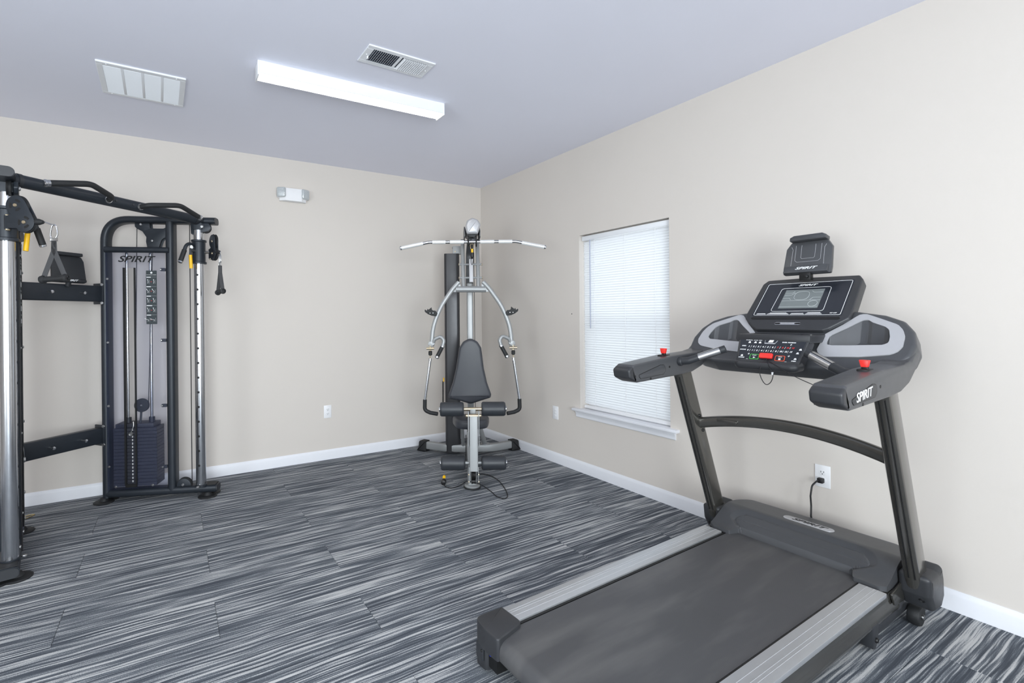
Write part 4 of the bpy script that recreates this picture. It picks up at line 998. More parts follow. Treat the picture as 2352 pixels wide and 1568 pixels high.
    # pulley bracket under the arch
    px_ = [(950, 280), (1280, 280), (1290, 430), (1590, 430), (1680, 388), (1790, 388), (1790, 672), (1610, 640), (1545, 690), (1470, 900), (1235, 900), (1200, 730), (1210, 630), (1120, 500), (1000, 440), (955, 395)]
    br = pz('pulley_bracket', fil2([((0.102 * x - 30) * 0.00298 + 0.045, 2.082 - (0.102 * y - 17) * 0.00319) for x, y in px_], 0.012), 0.010, 0.016, M['frame_black'], ft, 0.001)
    pz('pulley_bracket', fil2([((0.102 * x - 30) * 0.00298 + 0.052, 2.082 - (0.102 * y - 17) * 0.00319) for x, y in px_], 0.012), -0.022, -0.016, M['frame_black'], ft, 0.001)
    for x, y in ((1090, 345), (1695, 520), (1345, 712)):
        bolt('bracket_bolt', P((0.102 * x - 30) * 0.00298 + 0.045, 0.016, 2.082 - (0.102 * y - 17) * 0.00319), Nv, 0.010, M['steel'], br)
        lathe('bracket_wheel', [(0.008, -0.009), (0.036, -0.009), (0.031, 0), (0.036, 0.009), (0.008, 0.009)], P((0.102 * x - 30) * 0.00298 + 0.045, -0.003, 2.082 - (0.102 * y - 17) * 0.00319), Nv, M['rubber'], br, 22)
    # chrome column with adjustment holes
    ca, cb = sg * 0.590, 0.038
    co = lathe('adjustment_column', [(0.0345, 0.080), (0.0345, 2.000)], C(ca, cb, 0), (0, 0, 1), M['chrome'], ft, 28)
    hd = C(-sg * 0.90, 0.44, 0).normalized()
    for i in range(14):
        lathe('column_hole', [(0.0085, 0), (0.0085, 0.0012), (0, 0.0012)], C(ca, cb, 0.24 + i * 0.1085) + hd * 0.0338, hd, M['black'], co, 10)
    lathe('column_socket', [(0.041, 0.078), (0.041, 0.094), (0.035, 0.096)], C(ca, cb, 0), (0, 0, 1), M['frame_black'], co, 20)
    bolt('column_bolt', C(ca - sg * 0.05, cb + 0.02, 0.086), (0, 0, 1), 0.012, M['steel'], co)
    sweep('column_cap', [C(ca, cb, 1.985), C(ca, cb, 2.035)], rrect(0.070, 0.070, 0.012), M['frame_black'], co, up=Dv)
    hb = pz('top_pulley_plate', fil2([(0.640, 2.034), (0.770, 2.034), (0.785, 2.000), (0.765, 1.975), (0.715, 1.965), (0.700, 1.950), (0.645, 1.950)], 0.012), 0.040, 0.058, M['frame_black'], ft, 0.003)
    bolt('plate_bolt', P(0.722, 0.058, 2.008), Nv, 0.012, M['steel'], hb)
    lathe('top_pulley', [(0.008, -0.010), (0.040, -0.010), (0.034, 0), (0.040, 0.010), (0.008, 0.010)], P(0.735, 0.020, 2.005), Nv, M['rubber'], hb, 22)
    tube('cable', [C(ca - sg * 0.062, cb - 0.02, 0.10), C(ca - sg * 0.062, cb - 0.02, 2.02)], 0.003, M['cord'], ft, 8)
    lp_ = lathe('base_pulley', [(0.008, -0.012), (0.052, -0.012), (0.045, 0), (0.052, 0.012), (0.008, 0.012)], P(0.572, 0.020, 0.095), Nv, M['rubber'], ft, 26)
    pz('base_pulley_cover', [(0.572 + 0.050 * math.cos(PI * i / 14), 0.086 + 0.056 * math.sin(PI * i / 14)) for i in range(15)], 0.036, 0.041, M['frame_black'], ft, 0.001)
    bolt('cover_bolt', P(0.566, 0.041, 0.098), Nv, 0.010, M['steel'], lp_)
    # carriage
    cr = lathe('carriage', [(0.036, 1.735), (0.052, 1.735), (0.052, 1.748), (0.045, 1.752), (0.045, 1.893), (0.052, 1.897), (0.052, 1.910), (0.036, 1.910)], C(ca, cb, 0), (0, 0, 1), M['frame_black'], ft, 28)
    kn = tube('carriage_handle', fillet([C(ca - sg * 0.02, cb, 1.872), C(sg * 0.478, 0.046, 1.872), C(sg * 0.430, 0.040, 1.738)], 0.05, 6), 0.0125, M['frame_black'], cr, 14)
    q0, q1 = C(sg * 0.461, 0.044, 1.822), C(sg * 0.430, 0.040, 1.738)
    tube('handle_grip', [q0, q1], 0.0165, M['rubber'], kn, 14)
    lathe('handle_cap', [(0.0165, 0), (0.0165, 0.008), (0.013, 0.011), (0, 0.011)], q1, (q1 - q0), M['chrome'], kn, 14)
    tube('release_pin', [C(ca - sg * 0.03, cb, 1.826), C(sg * 0.512, 0.047, 1.826)], 0.011, M['steel'], cr, 12)
    lathe('release_pivot', [(0.014, -0.012), (0.014, 0.012)], C(sg * 0.516, 0.050, 1.848), Nv, M['steel'], cr, 12)
    tube('release_lever', fillet([C(sg * 0.508, 0.052, 1.840), C(sg * 0.504, 0.052, 1.800), C(sg * 0.512, 0.047, 1.700)], 0.02), 0.0085, M['frame_soft'], cr, 12)
    tube('lever_sleeve', [C(sg * 0.505, 0.050, 1.792), C(sg * 0.513, 0.047, 1.694)], 0.0118, M['yellow'], cr, 12)
    return P, Dv, Nv, cr
tower(1); tower(-1)

# cross members between the towers
for zc in (1.512, 0.490):
    bmr = box('rear_beam', tuple(C(-0.252, -0.578, zc - 0.057)), tuple(C(0.252, -0.524, zc + 0.057)), M['frame_black'], ft, 0.008, 3)
    for s in (-1, 1):
        box('end_flange', tuple(C(s * 0.252 - 0.006, -0.600, zc - 0.075)), tuple(C(s * 0.252 + 0.006, -0.505, zc + 0.075)), M['frame_black'], bmr, 0.003)
        for dz in (-0.066, 0.066): bolt('flange_bolt', C(s * 0.250, -0.512, zc + dz), C(-s, 0.6, 0), 0.011, M['steel'], bmr)
        pg = tube('storage_peg', [C(0.01 + s * 0.10, -0.530, zc), C(0.01 + s * 0.10, -0.475, zc)], 0.006, M['steel'], bmr, 10)
        lathe('peg_head', [(0.010, 0), (0.011, 0.004), (0.009, 0.009), (0, 0.011)], C(0.01 + s * 0.10, -0.477, zc), C(0, 1, 0), M['chrome'], pg, 12)
tb = tube('overhead_beam', [C(-0.585, 0.050, 2.058), C(0.585, 0.050, 2.058)], 0.034, M['frame_black'], ft, 20)
for s in (-1, 1):
    lathe('beam_collar', [(0.037, 0), (0.037, 0.02)], C(s * 0.535, 0.05, 2.058), C(s, 0, 0), M['frame_soft'], tb, 20)
    path = fillet([C(s * 0.100, 0.080, 2.052), C(s * 0.118, 0.140, 2.062), C(s * 0.285, 0.212, 2.090), C(s * 0.478, 0.170, 2.050)], [0, 0.05, 0.09, 0], 7)
    pu = tube('pull_up_grip', path, 0.0165, M['rubber'], ft, 14)
    e0, e1 = Vector(path[-2]), Vector(path[-1])
    lathe('grip_end_cap', [(0.0175, -0.012), (0.0175, 0.0), (0.020, 0.003), (0.020, 0.012), (0.015, 0.016), (0, 0.016)], e1, e1 - e0, M['chrome'], pu, 16)
    lathe('grip_collar', [(0.0195, -0.004), (0.0195, 0.008)], C(s * 0.101, 0.083, 2.0525), C(s * 0.29, 0.95, 0.16), M['steel'], pu, 16)
    bolt('grip_bolt', C(s * 0.055, 0.084, 2.058), C(0, 1, 0), 0.008, M['frame_soft'], pu)

# swivel pulleys: the near one is turned sideways, the far one end on
def swivel(hinge, w_up, w_lo, cone_dir, label):
    hinge, w_up, w_lo = Vector(hinge), Vector(w_up), Vector(w_lo)
    pd = (w_lo - hinge); pd.z = 0; pd.normalize(); n = pd.cross(Vector((0, 0, 1))).normalized()
    def q(p): d = p - hinge; return (d.dot(pd), d.z)
    a, b = q(w_up), q(w_lo); R_ = 0.050
    pts = []
    # plate outline: round both wheels plus a tongue back to the hinge
    for i in range(13): th = math.radians(25 + 215 * i / 12); pts.append((a[0] + R_ * math.cos(th), a[1] + R_ * math.sin(th)))
    pts += [(0.0, b[1] + 0.030), (0.0, b[1] - 0.028), (b[0] - 0.035, b[1] - 0.030)]
    for i in range(13): th = math.radians(-130 + 165 * i / 12); pts.append((b[0] + R_ * math.cos(th), b[1] + R_ * math.sin(th)))
    sw = prism('swivel_pulley', pts, hinge, pd, (0, 0, 1), n, 0.008, 0.014, M['frame_black'], ft, 0.002)
    prism('swivel_cheek', pts, hinge, pd, (0, 0, 1), n, -0.014, -0.008, M['frame_black'], sw, 0.002)
    for w in (w_up, w_lo):
        lathe('swivel_wheel', [(0.006, -0.0075), (0.053, -0.0075), (0.047, 0), (0.053, 0.0075), (0.006, 0.0075)], w, n, M['rubber'], sw, 26)
        for sd in (1, -1):
            bolt('wheel_bolt', w + n * 0.014 * sd, n * sd, 0.0095, M['zinc'], sw)
            for k in range(3):
                a0 = math.radians(60 + 120 * k)
                arc = [(0.031 * math.cos(a0 - 0.5 + i / 5), 0.031 * math.sin(a0 - 0.5 + i / 5)) for i in range(6)] + [(0.019 * math.cos(a0 + 0.5 - i / 5), 0.019 * math.sin(a0 + 0.5 - i / 5)) for i in range(6)]
                prism('wheel_window', arc, w, pd, (0, 0, 1), n, 0.0138 * sd, 0.0146 * sd, M['black'], sw)
    lathe('hinge_barrel', [(0.014, -0.032), (0.014, 0.036)], hinge + Vector((0, 0, b[1])), (0, 0, 1), M['frame_black'], sw, 16)
    for sd in (1, -1): bolt('hinge_bolt', hinge + Vector((0, 0, b[1] + 0.002 + sd * 0.034)), (0, 0, sd), 0.010, M['zinc'], sw)
    cone0 = w_lo + pd * 0.050 + Vector((0, 0, 0.004)); cd = Vector(cone_dir).normalized()
    lathe('cable_stop', [(0.016, 0), (0.016, 0.014), (0.009, 0.034), (0.004, 0.036), (0.003, 0.046)], cone0, cd, M['rubber'], sw, 14)
    return cone0 + cd * 0.044
near_end = swivel(C(-0.622, 0.107, 1.82), C(-0.603, 0.156, 1.905), C(-0.588, 0.196, 1.819), C(0.345, 0.939, -0.06), 'near')
far_end = swivel(C(0.622, 0.118, 1.82), C(0.605, 0.172, 1.895), C(0.600, 0.176, 1.806), C(-0.25, 0.95, 0.05), 'far')
lathe('swivel_arm', [(0.010, 0), (0.010, 0.06)], C(0.605, 0.075, 1.82), C(0.25, 1, 0), M['steel'], ft, 10)
lathe('swivel_arm', [(0.010, 0), (0.010, 0.06)], C(-0.605, 0.070, 1.82), C(-0.25, 1, 0), M['steel'], ft, 10)

# tablet holder on the upper beam
th_o = C(0.028, -0.500, 1.578); hu = Vector((-0.10, 0, 1)).normalized(); hx = C(1, 0, 0); hn = hx.cross(hu).normalized()
hn = hn if hn.x > 0 else -hn
hx = hu.cross(hn).normalized()
hd_ = prism('tablet_holder', fil2([(-0.105, 0), (0.100, 0), (0.108, 0.022), (0.100, 0.150), (0.085, 0.180), (-0.085, 0.180), (-0.100, 0.150)], 0.008), th_o, hx, hu, hn, -0.014, 0.004, M['frame_soft'], ft, 0.003)
prism('holder_ledge', [(0.0, 0.0), (0.022, 0.004), (0.024, 0.018), (0.0, 0.030)], th_o, hn, hu, hx, -0.100, 0.098, M['frame_soft'], hd_, 0.002)
prism('holder_clamp', rrect(0.165, 0.022, 0.004), th_o + hu * 0.192, hx, hu, hn, -0.010, 0.028, M['frame_soft'], hd_, 0.003)
text('holder_lettering', 'SPIRIT', th_o + hu * 0.012 + hn * 0.0248, hx, hu, 0.018, M['print_white'], hd_, shear=0.33, sx=1.6, bold=0.0003)
tube('holder_stalk', [th_o + hu * 0.01 - hn * 0.005, th_o - hu * 0.02 - hn * 0.02], 0.016, M['frame_soft'], hd_, 12)

# hand grips hanging from the two cables
def stirrup(anchor, bar_dir, label, link_from, flat=False):
    t = thing('stirrup_handle', label, 'cable handle', TM0, math.atan2(-math.cos(EA), math.sin(EA)), 'stirrup handles hanging on the cable trainer'); t.scale = (1, 1, 0.996)
    A0 = Vector(anchor); bd_ = Vector(bar_dir).normalized(); Z_ = Vector((0, 0, 1))
    ca_ = [A0 + Z_ * 0.006, A0 + bd_ * 0.012 - Z_ * 0.004, A0 + bd_ * 0.018 - Z_ * 0.045, A0 + bd_ * 0.004 - Z_ * 0.066, A0 - bd_ * 0.014 - Z_ * 0.060, A0 - bd_ * 0.017 - Z_ * 0.040, A0 - bd_ * 0.010 - Z_ * 0.004]
    bm = bmesh.new(); add_sweep(bm, smooth_path(ca_ + [ca_[0]], 5)[:-1], circle(0.0036, 8), up=bd_.cross(Z_), closed=True); finish('carabiner', bm, M['chrome'], t)
    tube('snap_link', [Vector(link_from), A0 + Z_ * 0.002], 0.0032, M['chrome'], t, 8)
    top = A0 - Z_ * 0.078
    obox('strap_ring', top + Z_ * 0.008, bd_, bd_.cross(Z_), Z_, 0.032, 0.006, 0.014, M['steel'], t, 0.002)
    sec = rrect(0.0035, 0.026, 0.001)
    fork = top - Z_ * 0.052; base = top - Z_ * 0.190
    sid = bd_
    for s in (-1, 1):
        e = base + bd_ * 0.058 * s
        bm = bmesh.new(); add_sweep(bm, fillet([top, fork + bd_ * 0.002 * s, e], 0.01, 3), rrect(0.0035, 0.026, 0.001) if flat else rrect(0.026, 0.0035, 0.001), up=bd_.cross(Z_)); finish('strap', bm, M['webbing'], t)
        lathe('grip_end', [(0.006, -0.012), (0.013, -0.014), (0.019, -0.010), (0.021, 0.0), (0.019, 0.010), (0.012, 0.012), (0.010, 0.004), (0, 0.004)], e, bd_ * s, M['rubber'], t, 18)
    tube('grip', [base - bd_ * 0.052, base + bd_ * 0.052], 0.0145, M['rubber'], t, 14)
    return t
stirrup(near_end + C(0.015, 0.042, -0.018), C(0.345, 0.939, 0.06), 'stirrup handle hanging in front of the tablet holder on the near tower', near_end)
stirrup(far_end + C(-0.004, 0.000, -0.024), C(-0.50, 0.95, 0.05), 'stirrup handle hanging from the far tower of the cable trainer', far_end, True)

# bent wire lying on the floor behind the near tower
bm = bmesh.new(); add_tube(bm, fillet([(-3.93, -0.345, 0.004), (-3.835, -0.252, 0.012), (-3.800, -0.228, 0.004), (-3.826, -0.272, 0.004), (-3.92, -0.375, 0.004)], 0.006, 3), 0.0035, 8)
tag(finish('wire_hook', bm, mat('brass wire', srgb(206, 186, 140), 0.3, 0.9)), 'thin bent brass coloured wire lying on the carpet behind the near tower', 'wire')

# ================================================================== HOME GYM IN THE CORNER
GE = Vector((0.8666, -0.4990, 0)); GV = Vector((-0.4990, -0.8666, 0)); GM = Vector((-0.470, -0.429, 0))
GR = math.atan2(GV.y, GV.x)
gy = thing('home_gym', 'silver home gym station with black pads in the room corner', 'gym machine', GM, GR)
def G(a, b, z): return Vector((b, a, z))
def GL(w): d = Vector(w) - GM; return Vector((d.dot(GV), d.dot(GE), d.z))
SP = M['silver_paint']; AX = G(1, 0, 0); BX = G(0, 1, 0); ZX = Vector((0, 0, 1))
# base
rb = sweep('rear_base', [G(-0.425, 0.0, 0.062), G(-0.21, 0.125, 0.062), G(0.02, 0.155, 0.062), G(0.25, 0.125, 0.062), G(0.455, 0.0, 0.062)], rrect(0.055, 0.072, 0.012), SP, gy, fr=0.25)
for s, a in ((-1, -0.425), (1, 0.455)):
    dr = G(s * 0.85, -0.52, 0).normalized(); c = G(a, 0, 0.062)
    sd = dr.cross(ZX)
    prism('rubber_foot', fil2([(-0.042, -0.058), (0.066, -0.058), (0.060, -0.046), (0.044, -0.020), (0.040, 0.030), (0.026, 0.044), (-0.042, 0.044)], [0.002, 0.006, 0.01, 0.03, 0.02, 0.02, 0.004], 4), c, dr, ZX, sd, -0.038, 0.038, M['rubber'], rb, 0.008, 3)
sweep('centre_base', [G(0.02, 0.15, 0.062), G(0.0, 1.03, 0.075)], rrect(0.060, 0.070, 0.010), SP, gy)
fp = sweep('front_post', [G(0.0, 1.035, 0.016), G(0.0, 1.025, 0.43)], rrect(0.072, 0.072, 0.014), SP, gy, up=BX)
lathe('post_flange', [(0.060, 0.010), (0.060, 0.020), (0.054, 0.026), (0.040, 0.030)], G(0, 1.04, 0), (0, 0, 1), SP, fp, 28)
lathe('rubber_foot', [(0.066, 0.0), (0.067, 0.006), (0.063, 0.013)], G(0, 1.04, 0), (0, 0, 1), M['rubber'], fp, 28)
# weight stack shroud
sh_o = fil2([(-0.212, -0.06), (-0.212, 0.16), (-0.066, 0.16), (-0.066, -0.06)], [0.008, 0.035, 0.035, 0.008], 5)
sh = prism('stack_shroud', sh_o, (0, 0, 0), AX, BX, ZX, 0.022, 1.922, M['gym_black'], gy)
box('shroud_bracket', tuple(G(-0.128, 0.05, 1.922)), tuple(G(-0.045, 0.12, 1.998)), SP, gy, 0.003)
bolt('bracket_bolt', G(-0.105, 0.12, 1.945), BX, 0.007, M['zinc'], gy)
bolt('bracket_bolt', G(-0.128, 0.09, 1.985), -AX, 0.009, M['steel'], gy)
# mast and boom
ms = sweep('mast', [G(0.025, 0.16, 0.06), G(0.023, 0.35, 0.55), G(0.023, 0.35, 1.62)], rrect(0.056, 0.056, 0.012), SP, gy, up=BX, fr=0.08)
tube('mast_cable', [G(0.064, 0.375, 0.40), G(0.062, 0.38, 1.90)], 0.0028, M['cord'], gy, 8)
sweep('boom', [G(0.023, 0.30, 1.55), G(0.025, 0.36, 1.90), G(0.035, 0.46, 2.03), G(0.040, 0.66, 2.055)], rrect(0.058, 0.068, 0.012), M['tm_plastic'], gy, up=AX, fr=0.12)
hd = prism('head_cover', fil2([(-0.014, 2.010), (-0.026, 2.078), (-0.010, 2.125), (0.033, 2.148), (0.078, 2.132), (0.104, 2.092), (0.088, 2.036), (0.080, 2.010)], 0.022, 4), (0, 0, 0), AX, ZX, BX, 0.42, 0.735, M['tm_silver'], gy, 0.024, 4)
for a in (-0.030, 0.098):
    prism('head_side_plate', fil2([(0.40, 1.965), (0.40, 2.075), (0.60, 2.095), (0.70, 2.04), (0.70, 1.985)], 0.02), G(a, 0, 0), BX, ZX, AX, -0.004, 0.004, M['tm_plastic'], hd, 0.001)
lathe('head_pulley', [(0.006, -0.010), (0.045, -0.010), (0.038, 0), (0.045, 0.010), (0.006, 0.010)], G(0.030, 0.665, 2.000), AX, M['black'], hd, 24)
box('head_lip', tuple(G(-0.004, 0.700, 1.985)), tuple(G(0.072, 0.716, 2.012)), M['black'], hd, 0.003)
for a in (-0.002, 0.064):
    tube('bar_hook', fillet([G(a, 0.690, 2.000), G(a, 0.748, 1.985), G(a, 0.752, 1.920), G(a, 0.735, 1.905), G(a, 0.700, 1.915), G(a, 0.690, 1.94)], 0.012), 0.0055, M['black'], hd, 8)
box('hook_mount', tuple(G(-0.006, 0.655, 1.945)), tuple(G(0.068, 0.700, 1.978)), M['tm_plastic'], hd, 0.004)
# pulldown cable with clip
tube('pulldown_cable', [G(0.022, 0.712, 1.99), G(0.024, 0.712, 1.80)], 0.0025, M['cord'], gy, 8)
cl = lathe('cable_stop', [(0.013, 0), (0.015, 0.010), (0.015, 0.055), (0.010, 0.068), (0.004, 0.074)], G(0.030, 0.712, 1.878), (0, 0, -1), M['cord'], gy, 14)
lathe('cable_tag', [(0.009, 0), (0.009, 0.030), (0, 0.032)], G(0.030, 0.722, 1.885), (0, 0, -1), M['yellow'], cl, 12)
tube('cable_clip', fillet([G(0.018, 0.715, 1.885), G(0.014, 0.715, 1.925), G(0.044, 0.715, 1.925), G(0.042, 0.715, 1.885)], 0.008), 0.0028, M['zinc'], cl, 8)
tube('cable_tail', smooth_path([G(0.022, 0.705, 1.82), G(0.022, 0.70, 1.775), G(0.030, 0.70, 1.755), G(0.040, 0.70, 1.80)]), 0.0025, M['cord'], cl, 8)
# press arm frame
pf = tube('press_rail', [G(-0.043, 0.46, 1.985), G(-0.042, 0.62, 1.560)], 0.0175, SP, gy, 14)
tube('press_rail', [G(0.088, 0.46, 1.985), G(0.086, 0.62, 1.560)], 0.0175, SP, gy, 14)
for a in (-0.043, 0.088): lathe('rail_pivot', [(0.024, -0.016), (0.024, 0.016)], G(a, 0.46, 1.985), AX, SP, gy, 16)
for z_, b_ in ((1.775, 0.545), (1.655, 0.590)):
    r_ = tube('press_pin', [G(-0.075, b_, z_), G(0.120, b_, z_)], 0.0085, SP, gy, 10)
    for s, a in ((-1, -0.075), (1, 0.120)): bolt('pin_nut', G(a, b_, z_), AX * s, 0.010, M['zinc'], r_)
sweep('adjuster_post', [G(0.026, 0.60, 1.615), G(0.026, 0.575, 1.815)], rrect(0.034, 0.034, 0.004), M['tm_silver'], gy, up=BX)
xb = tube('press_crossbar', [G(-0.108, 0.62, 1.555), G(0.150, 0.62, 1.553)], 0.0275, SP, gy, 18)
for s in (-1, 1):
    a0 = 0.022
    A_ = lambda d: a0 + s * d
    path = [G(A_(0.104), 0.625, 1.615), G(A_(0.150), 0.63, 1.565), G(A_(0.197), 0.635, 1.500), G(A_(0.245), 0.64, 1.428), G(A_(0.283), 0.645, 1.352), G(A_(0.312), 0.65, 1.275), G(A_(0.330), 0.65, 1.200), G(A_(0.340), 0.65, 1.100)]
    ar = sweep('press_arm', smooth_path(path, 3), rrect(0.036, 0.042, 0.014), SP, gy, up=BX)
    prism('arm_gusset', [(A_(0.080), 1.530), (A_(0.165), 1.530), (A_(0.150), 1.575), (A_(0.095), 1.622)], (0, 0, 0), AX, ZX, BX, 0.612, 0.632, SP, ar, 0.002)
    # bar rest with teeth
    tz = [(0.401, 1.378), (0.396, 1.382), (0.382, 1.372), (0.376, 1.389), (0.369, 1.380), (0.357, 1.389), (0.343, 1.401), (0.339, 1.380), (0.327, 1.373), (0.310, 1.372), (0.292, 1.349), (0.300, 1.327), (0.316, 1.325), (0.341, 1.329), (0.373, 1.343), (0.398, 1.362)]
    rs = prism('bar_rest', [(A_(d - 0.004), z) for d, z in tz], (0, 0, 0), AX, ZX, BX, 0.652, 0.676, M['rubber'], ar, 0.0012)
    for d in (0.326, 0.352): bolt('rest_bolt', G(A_(d), 0.675, 1.352), BX, 0.0035, M['steel'], rs)
    # lower joint, curled hand grip, hanging handle
    jb = prism('arm_joint', fil2([(A_(0.318), 1.120), (A_(0.366), 1.110), (A_(0.372), 1.080), (A_(0.350), 1.062), (A_(0.312), 1.085)], 0.012), (0, 0, 0), AX, ZX, BX, 0.630, 0.672, SP, ar, 0.004)
    hk = tube('hand_hook', fillet([G(A_(0.335), 0.652, 1.075), G(A_(0.318), 0.665, 1.128), G(A_(0.262), 0.675, 1.155), G(A_(0.234), 0.680, 1.120), G(A_(0.248), 0.685, 1.070)], 0.035, 6), 0.0155, SP, gy, 12)
    g0, g1 = G(A_(0.249), 0.686, 1.068), G(A_(0.294), 0.70, 0.982)
    hg = tube('hand_grip', [g0, g1], 0.0165, M['rubber'], hk, 14)
    for p, d in ((g0, g0 - g1), (g1, g1 - g0)): lathe('grip_collar', [(0.0185, -0.006), (0.0185, 0.008), (0.010, 0.014), (0, 0.014)], p, d, M['chrome'], hg, 14)
    j = G(A_(0.352), 0.668, 1.052)
    hw_ = lathe('hanger_bolt', [(0.010, -0.032), (0.010, 0.032)], j, AX, M['zinc'], gy, 12)
    lathe('hanger_stud', [(0.006, 0), (0.006, 0.06)], j + ZX * 0.025, (0, 0, -1), M['zinc'], hw_, 10)
    lathe('hanger_stop', [(0.010, 0), (0.016, 0.006), (0.016, 0.034), (0.009, 0.040)], j - ZX * 0.020, (0, 0, -1), M['rubber'], hw_, 14)
    tube('hanger_chain', [j - ZX * 0.056, G(A_(0.354), 0.665, 0.962)], 0.004, M['zinc'], hw_, 8)
    lathe('handle_ferrule', [(0.013, 0), (0.013, 0.022)], G(A_(0.354), 0.665, 0.968), (0, 0, -1), M['chrome'], hw_, 12)
    rod = tube('swing_rod', [G(A_(0.354), 0.665, 0.958), G(A_(0.402), 0.665, 0.612)], 0.0115, M['chrome'], gy, 12)
    tube('swing_grip', fillet([G(A_(0.4015), 0.665, 0.618), G(A_(0.404), 0.665, 0.528), G(A_(0.355), 0.675, 0.508), G(A_(0.293), 0.690, 0.500)], [0, 0.055, 0.02, 0], 8), 0.0165, M['rubber'], rod, 14)
# back pad and seat
pad = fil2([(0.011, 1.140), (-0.050, 1.108), (-0.084, 1.055), (-0.112, 0.880), (-0.140, 0.760), (-0.178, 0.652), (-0.172, 0.622), (-0.080, 0.602), (0.010, 0.574), (0.098, 0.602), (0.180, 0.628), (0.186, 0.656), (0.150, 0.760), (0.124, 0.880), (0.103, 1.055), (0.072, 1.108)], [0.07, 0.05, 0.05, 0.2, 0.1, 0.016, 0.016, 0.06, 0.06, 0.06, 0.016, 0.016, 0.1, 0.2, 0.05, 0.05], 5)
prism('back_pad', pad, G(0, 0.600, 0), AX, Vector((0.05, 0, 1)).normalized(), BX, -0.035, 0.035, M['vinyl'], gy, 0.022, 4)
box('pad_bracket', tuple(G(-0.01, 0.36, 0.80)), tuple(G(0.055, 0.575, 0.86)), SP, gy, 0.006)
seat_o = fil2([(-0.132, 0.545), (-0.145, 0.66), (-0.120, 0.82), (0.012, 0.860), (0.142, 0.82), (0.165, 0.66), (0.152, 0.545)], [0.04, 0.1, 0.09, 0.15, 0.09, 0.1, 0.04], 5)
prism('seat_pad', seat_o, (0, 0, 0), AX, BX, ZX, 0.398, 0.474, M['vinyl'], gy, 0.024, 4)
sweep('seat_beam', [G(0.01, 0.36, 0.372), G(0.0, 1.00, 0.380)], rrect(0.060, 0.050, 0.008), SP, gy)
sweep('rear_strut', [G(0.09, 0.36, 0.36), G(0.165, 0.14, 0.095)], circle(0.022, 14), SP, gy)
lathe('strut_flange', [(0.045, 0), (0.045, 0.008), (0.03, 0.010)], G(0.168, 0.135, 0.096), (0, 0, 1), SP, gy, 18)
sweep('rear_strut', [G(-0.06, 0.40, 0.36), G(-0.045, 0.16, 0.095)], circle(0.016, 14), SP, gy)
# leg lever with foam rollers
lv = sweep('leg_lever', [G(0.012, 1.085, 0.560), G(0.010, 1.105, 0.150)], rrect(0.064, 0.052, 0.006), SP, gy, up=BX)
box('lever_mouth', tuple(G(-0.014, 1.082, 0.1475)), tuple(G(0.034, 1.125, 0.1505)), M['black'], lv)
for s in (-1, 1):
    prism('lever_side_plate', fil2([(1.055, 0.330), (1.060, 0.600), (1.100, 0.600), (1.105, 0.330)], 0.006), G(0.012 + s * 0.040, 0, 0), BX, ZX, AX, -0.003, 0.003, SP, lv, 0.001)
    prism('lever_fork', rrect(0.020, 0.120, 0.004), G(0.010 + s * 0.034, 1.105, 0.120), BX, ZX, AX, -0.002, 0.002, SP, lv)
lathe('lever_pivot', [(0.013, -0.052), (0.013, 0.052)], G(0.012, 1.080, 0.562), AX, M['zinc'], lv, 14)
for s in (-1, 1):
    for z_ in (0.562,): bolt('pivot_nut', G(0.012 + s * 0.052, 1.080, z_), AX * s, 0.012, M['zinc'], lv)
    for z_ in (0.118, 0.064): bolt('fork_nut', G(0.010 + s * 0.036, 1.10, z_), AX * s, 0.009, M['zinc'], lv)
def roller_pair(z, b, ac, inner, outer, rodm):
    rd_ = tube('roller_rod', [G(ac - outer - 0.008, b, z), G(ac + outer + 0.008, b, z)], 0.0135, rodm, gy, 14)
    for s in (-1, 1):
        a, c = ac + s * inner, ac + s * outer
        lathe('foam_roller', [(0.030, 0), (0.048, 0.002), (0.054, 0.010), (0.055, 0.02), (0.055, outer - inner - 0.02), (0.054, outer - inner - 0.010), (0.048, outer - inner - 0.002), (0.030, outer - inner)], G(a, b, z), AX * s, M['foam'], gy, 28)
        lathe('roller_cap', [(0.022, 0), (0.022, 0.005), (0.015, 0.009), (0, 0.009)], G(c, b, z), AX * s, M['chrome'], rd_, 16)
roller_pair(0.602, 1.02, 0.009, 0.068, 0.254, M['zinc'])
roller_pair(0.197, 1.06, 0.009, 0.062, 0.250, SP)
sweep('roller_stem', [G(0.010, 1.015, 0.42), G(0.010, 1.020, 0.605)], rrect(0.045, 0.030, 0.004), SP, gy, up=BX)
# pulleys low on the front post
for z_, r_ in ((0.118, 0.034), (0.070, 0.020)):
    lathe('low_pulley', [(0.006, -0.016), (r_, -0.016), (r_ * 0.78, 0), (r_, 0.016), (0.006, 0.016)], G(0.008, 1.105, z_), AX, M['black'], gy, 24)
# weight cable pulley beside the seat
tube('side_cable', [G(-0.235, 0.10, 0.40), G(-0.233, 0.10, 0.70)], 0.006, M['cord'], gy, 8)
obox('side_tag', G(-0.225, 0.115, 0.715), AX, BX, ZX, 0.012, 0.02, 0.035, M['yellow'], gy, 0.003)
tube('seat_cable', [G(-0.030, 0.60, 0.30), G(-0.034, 0.62, 0.06)], 0.004, M['cord'], gy, 8)
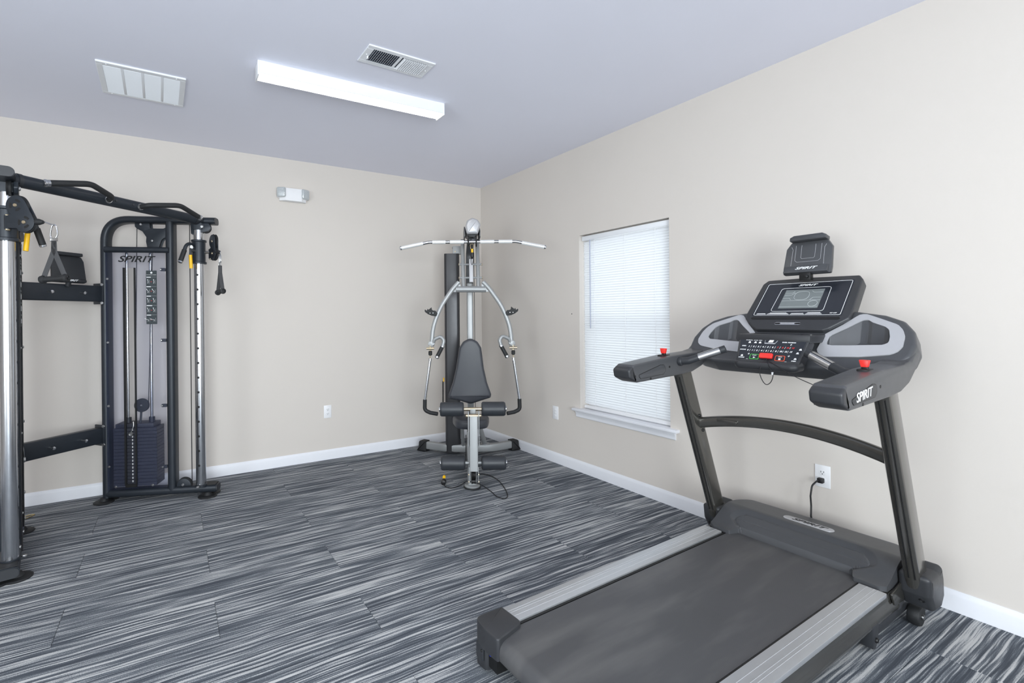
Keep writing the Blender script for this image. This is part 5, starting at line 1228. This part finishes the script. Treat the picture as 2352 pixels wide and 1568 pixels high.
# loose low cable on the floor
c1 = [(-1.158, -1.175, 0.014), (-1.163, -1.22, 0.005), (-1.145, -1.262, 0.005), (-1.105, -1.268, 0.005), (-1.05, -1.26, 0.010), (-1.02, -1.30, 0.045), (-1.03, -1.375, 0.062)]
lc = tube('floor_cable', smooth_path([GL(p) for p in c1]), 0.0032, M['cord'], gy, 8)
c2 = [(-1.00, -1.375, 0.055), (-0.945, -1.40, 0.030), (-0.925, -1.50, 0.006), (-0.944, -1.59, 0.005), (-0.925, -1.65, 0.005), (-0.875, -1.63, 0.005), (-0.805, -1.51, 0.005), (-0.735, -1.33, 0.005), (-0.720, -1.19, 0.005), (-0.755, -1.12, 0.005), (-0.83, -1.11, 0.020), (-0.90, -1.18, 0.045), (-0.955, -1.30, 0.085)]
tube('floor_cable', smooth_path([GL(p) for p in c2]), 0.0032, M['cord'], gy, 8)
d0, d1 = GL((-1.160, -1.178, 0.020)), GL((-1.108, -1.100, 0.024))
fs = lathe('floor_cable_stop', [(0.010, 0), (0.019, 0.004), (0.021, 0.030), (0.019, 0.050), (0.012, 0.058), (0.010, 0.075)], d0, d1 - d0, M['cord'], gy, 16)
lathe('stop_tag', [(0.012, 0), (0.013, 0.008), (0.012, 0.024), (0.006, 0.030), (0, 0.030)], d0.lerp(d1, 0.80) + Vector((0, 0, 0.016)), d1 - d0, M['yellow'], fs, 14)

# lat bar resting on the hooks
lb = thing('lat_bar', 'long white bent lat bar resting on hooks at the top of the home gym', 'bar', GM, GR)
bp_ = [G(-0.564, 0.724, 1.896), G(-0.335, 0.724, 1.943), G(0.030, 0.724, 1.938), G(0.397, 0.724, 1.944), G(0.637, 0.724, 1.895)]
bar = tube('bar', fillet([bp_[0], bp_[1], bp_[3], bp_[4]], 0.12, 6), 0.0128, M['chrome'], lb, 16)
def sleeve(p, q): tube('grip_sleeve', [p, q], 0.0162, M['white_paint'], lb, 16)
L_ = lambda i, k, t: bp_[i].lerp(bp_[k], t)
sleeve(L_(0, 1, 0.02), L_(0, 1, 0.80)); sleeve(L_(1, 3, 0.045), L_(1, 3, 0.195)); sleeve(L_(1, 3, 0.245), L_(1, 3, 0.405))
sleeve(L_(1, 3, 0.590), L_(1, 3, 0.750)); sleeve(L_(1, 3, 0.800), L_(1, 3, 0.955)); sleeve(L_(3, 4, 0.20), L_(3, 4, 0.98))
for p, d in ((bp_[0], bp_[0] - bp_[1]), (bp_[4], bp_[4] - bp_[3])): lathe('bar_end', [(0.017, -0.004), (0.017, 0.006), (0.012, 0.012), (0, 0.012)], p, d, M['chrome'], lb, 16)
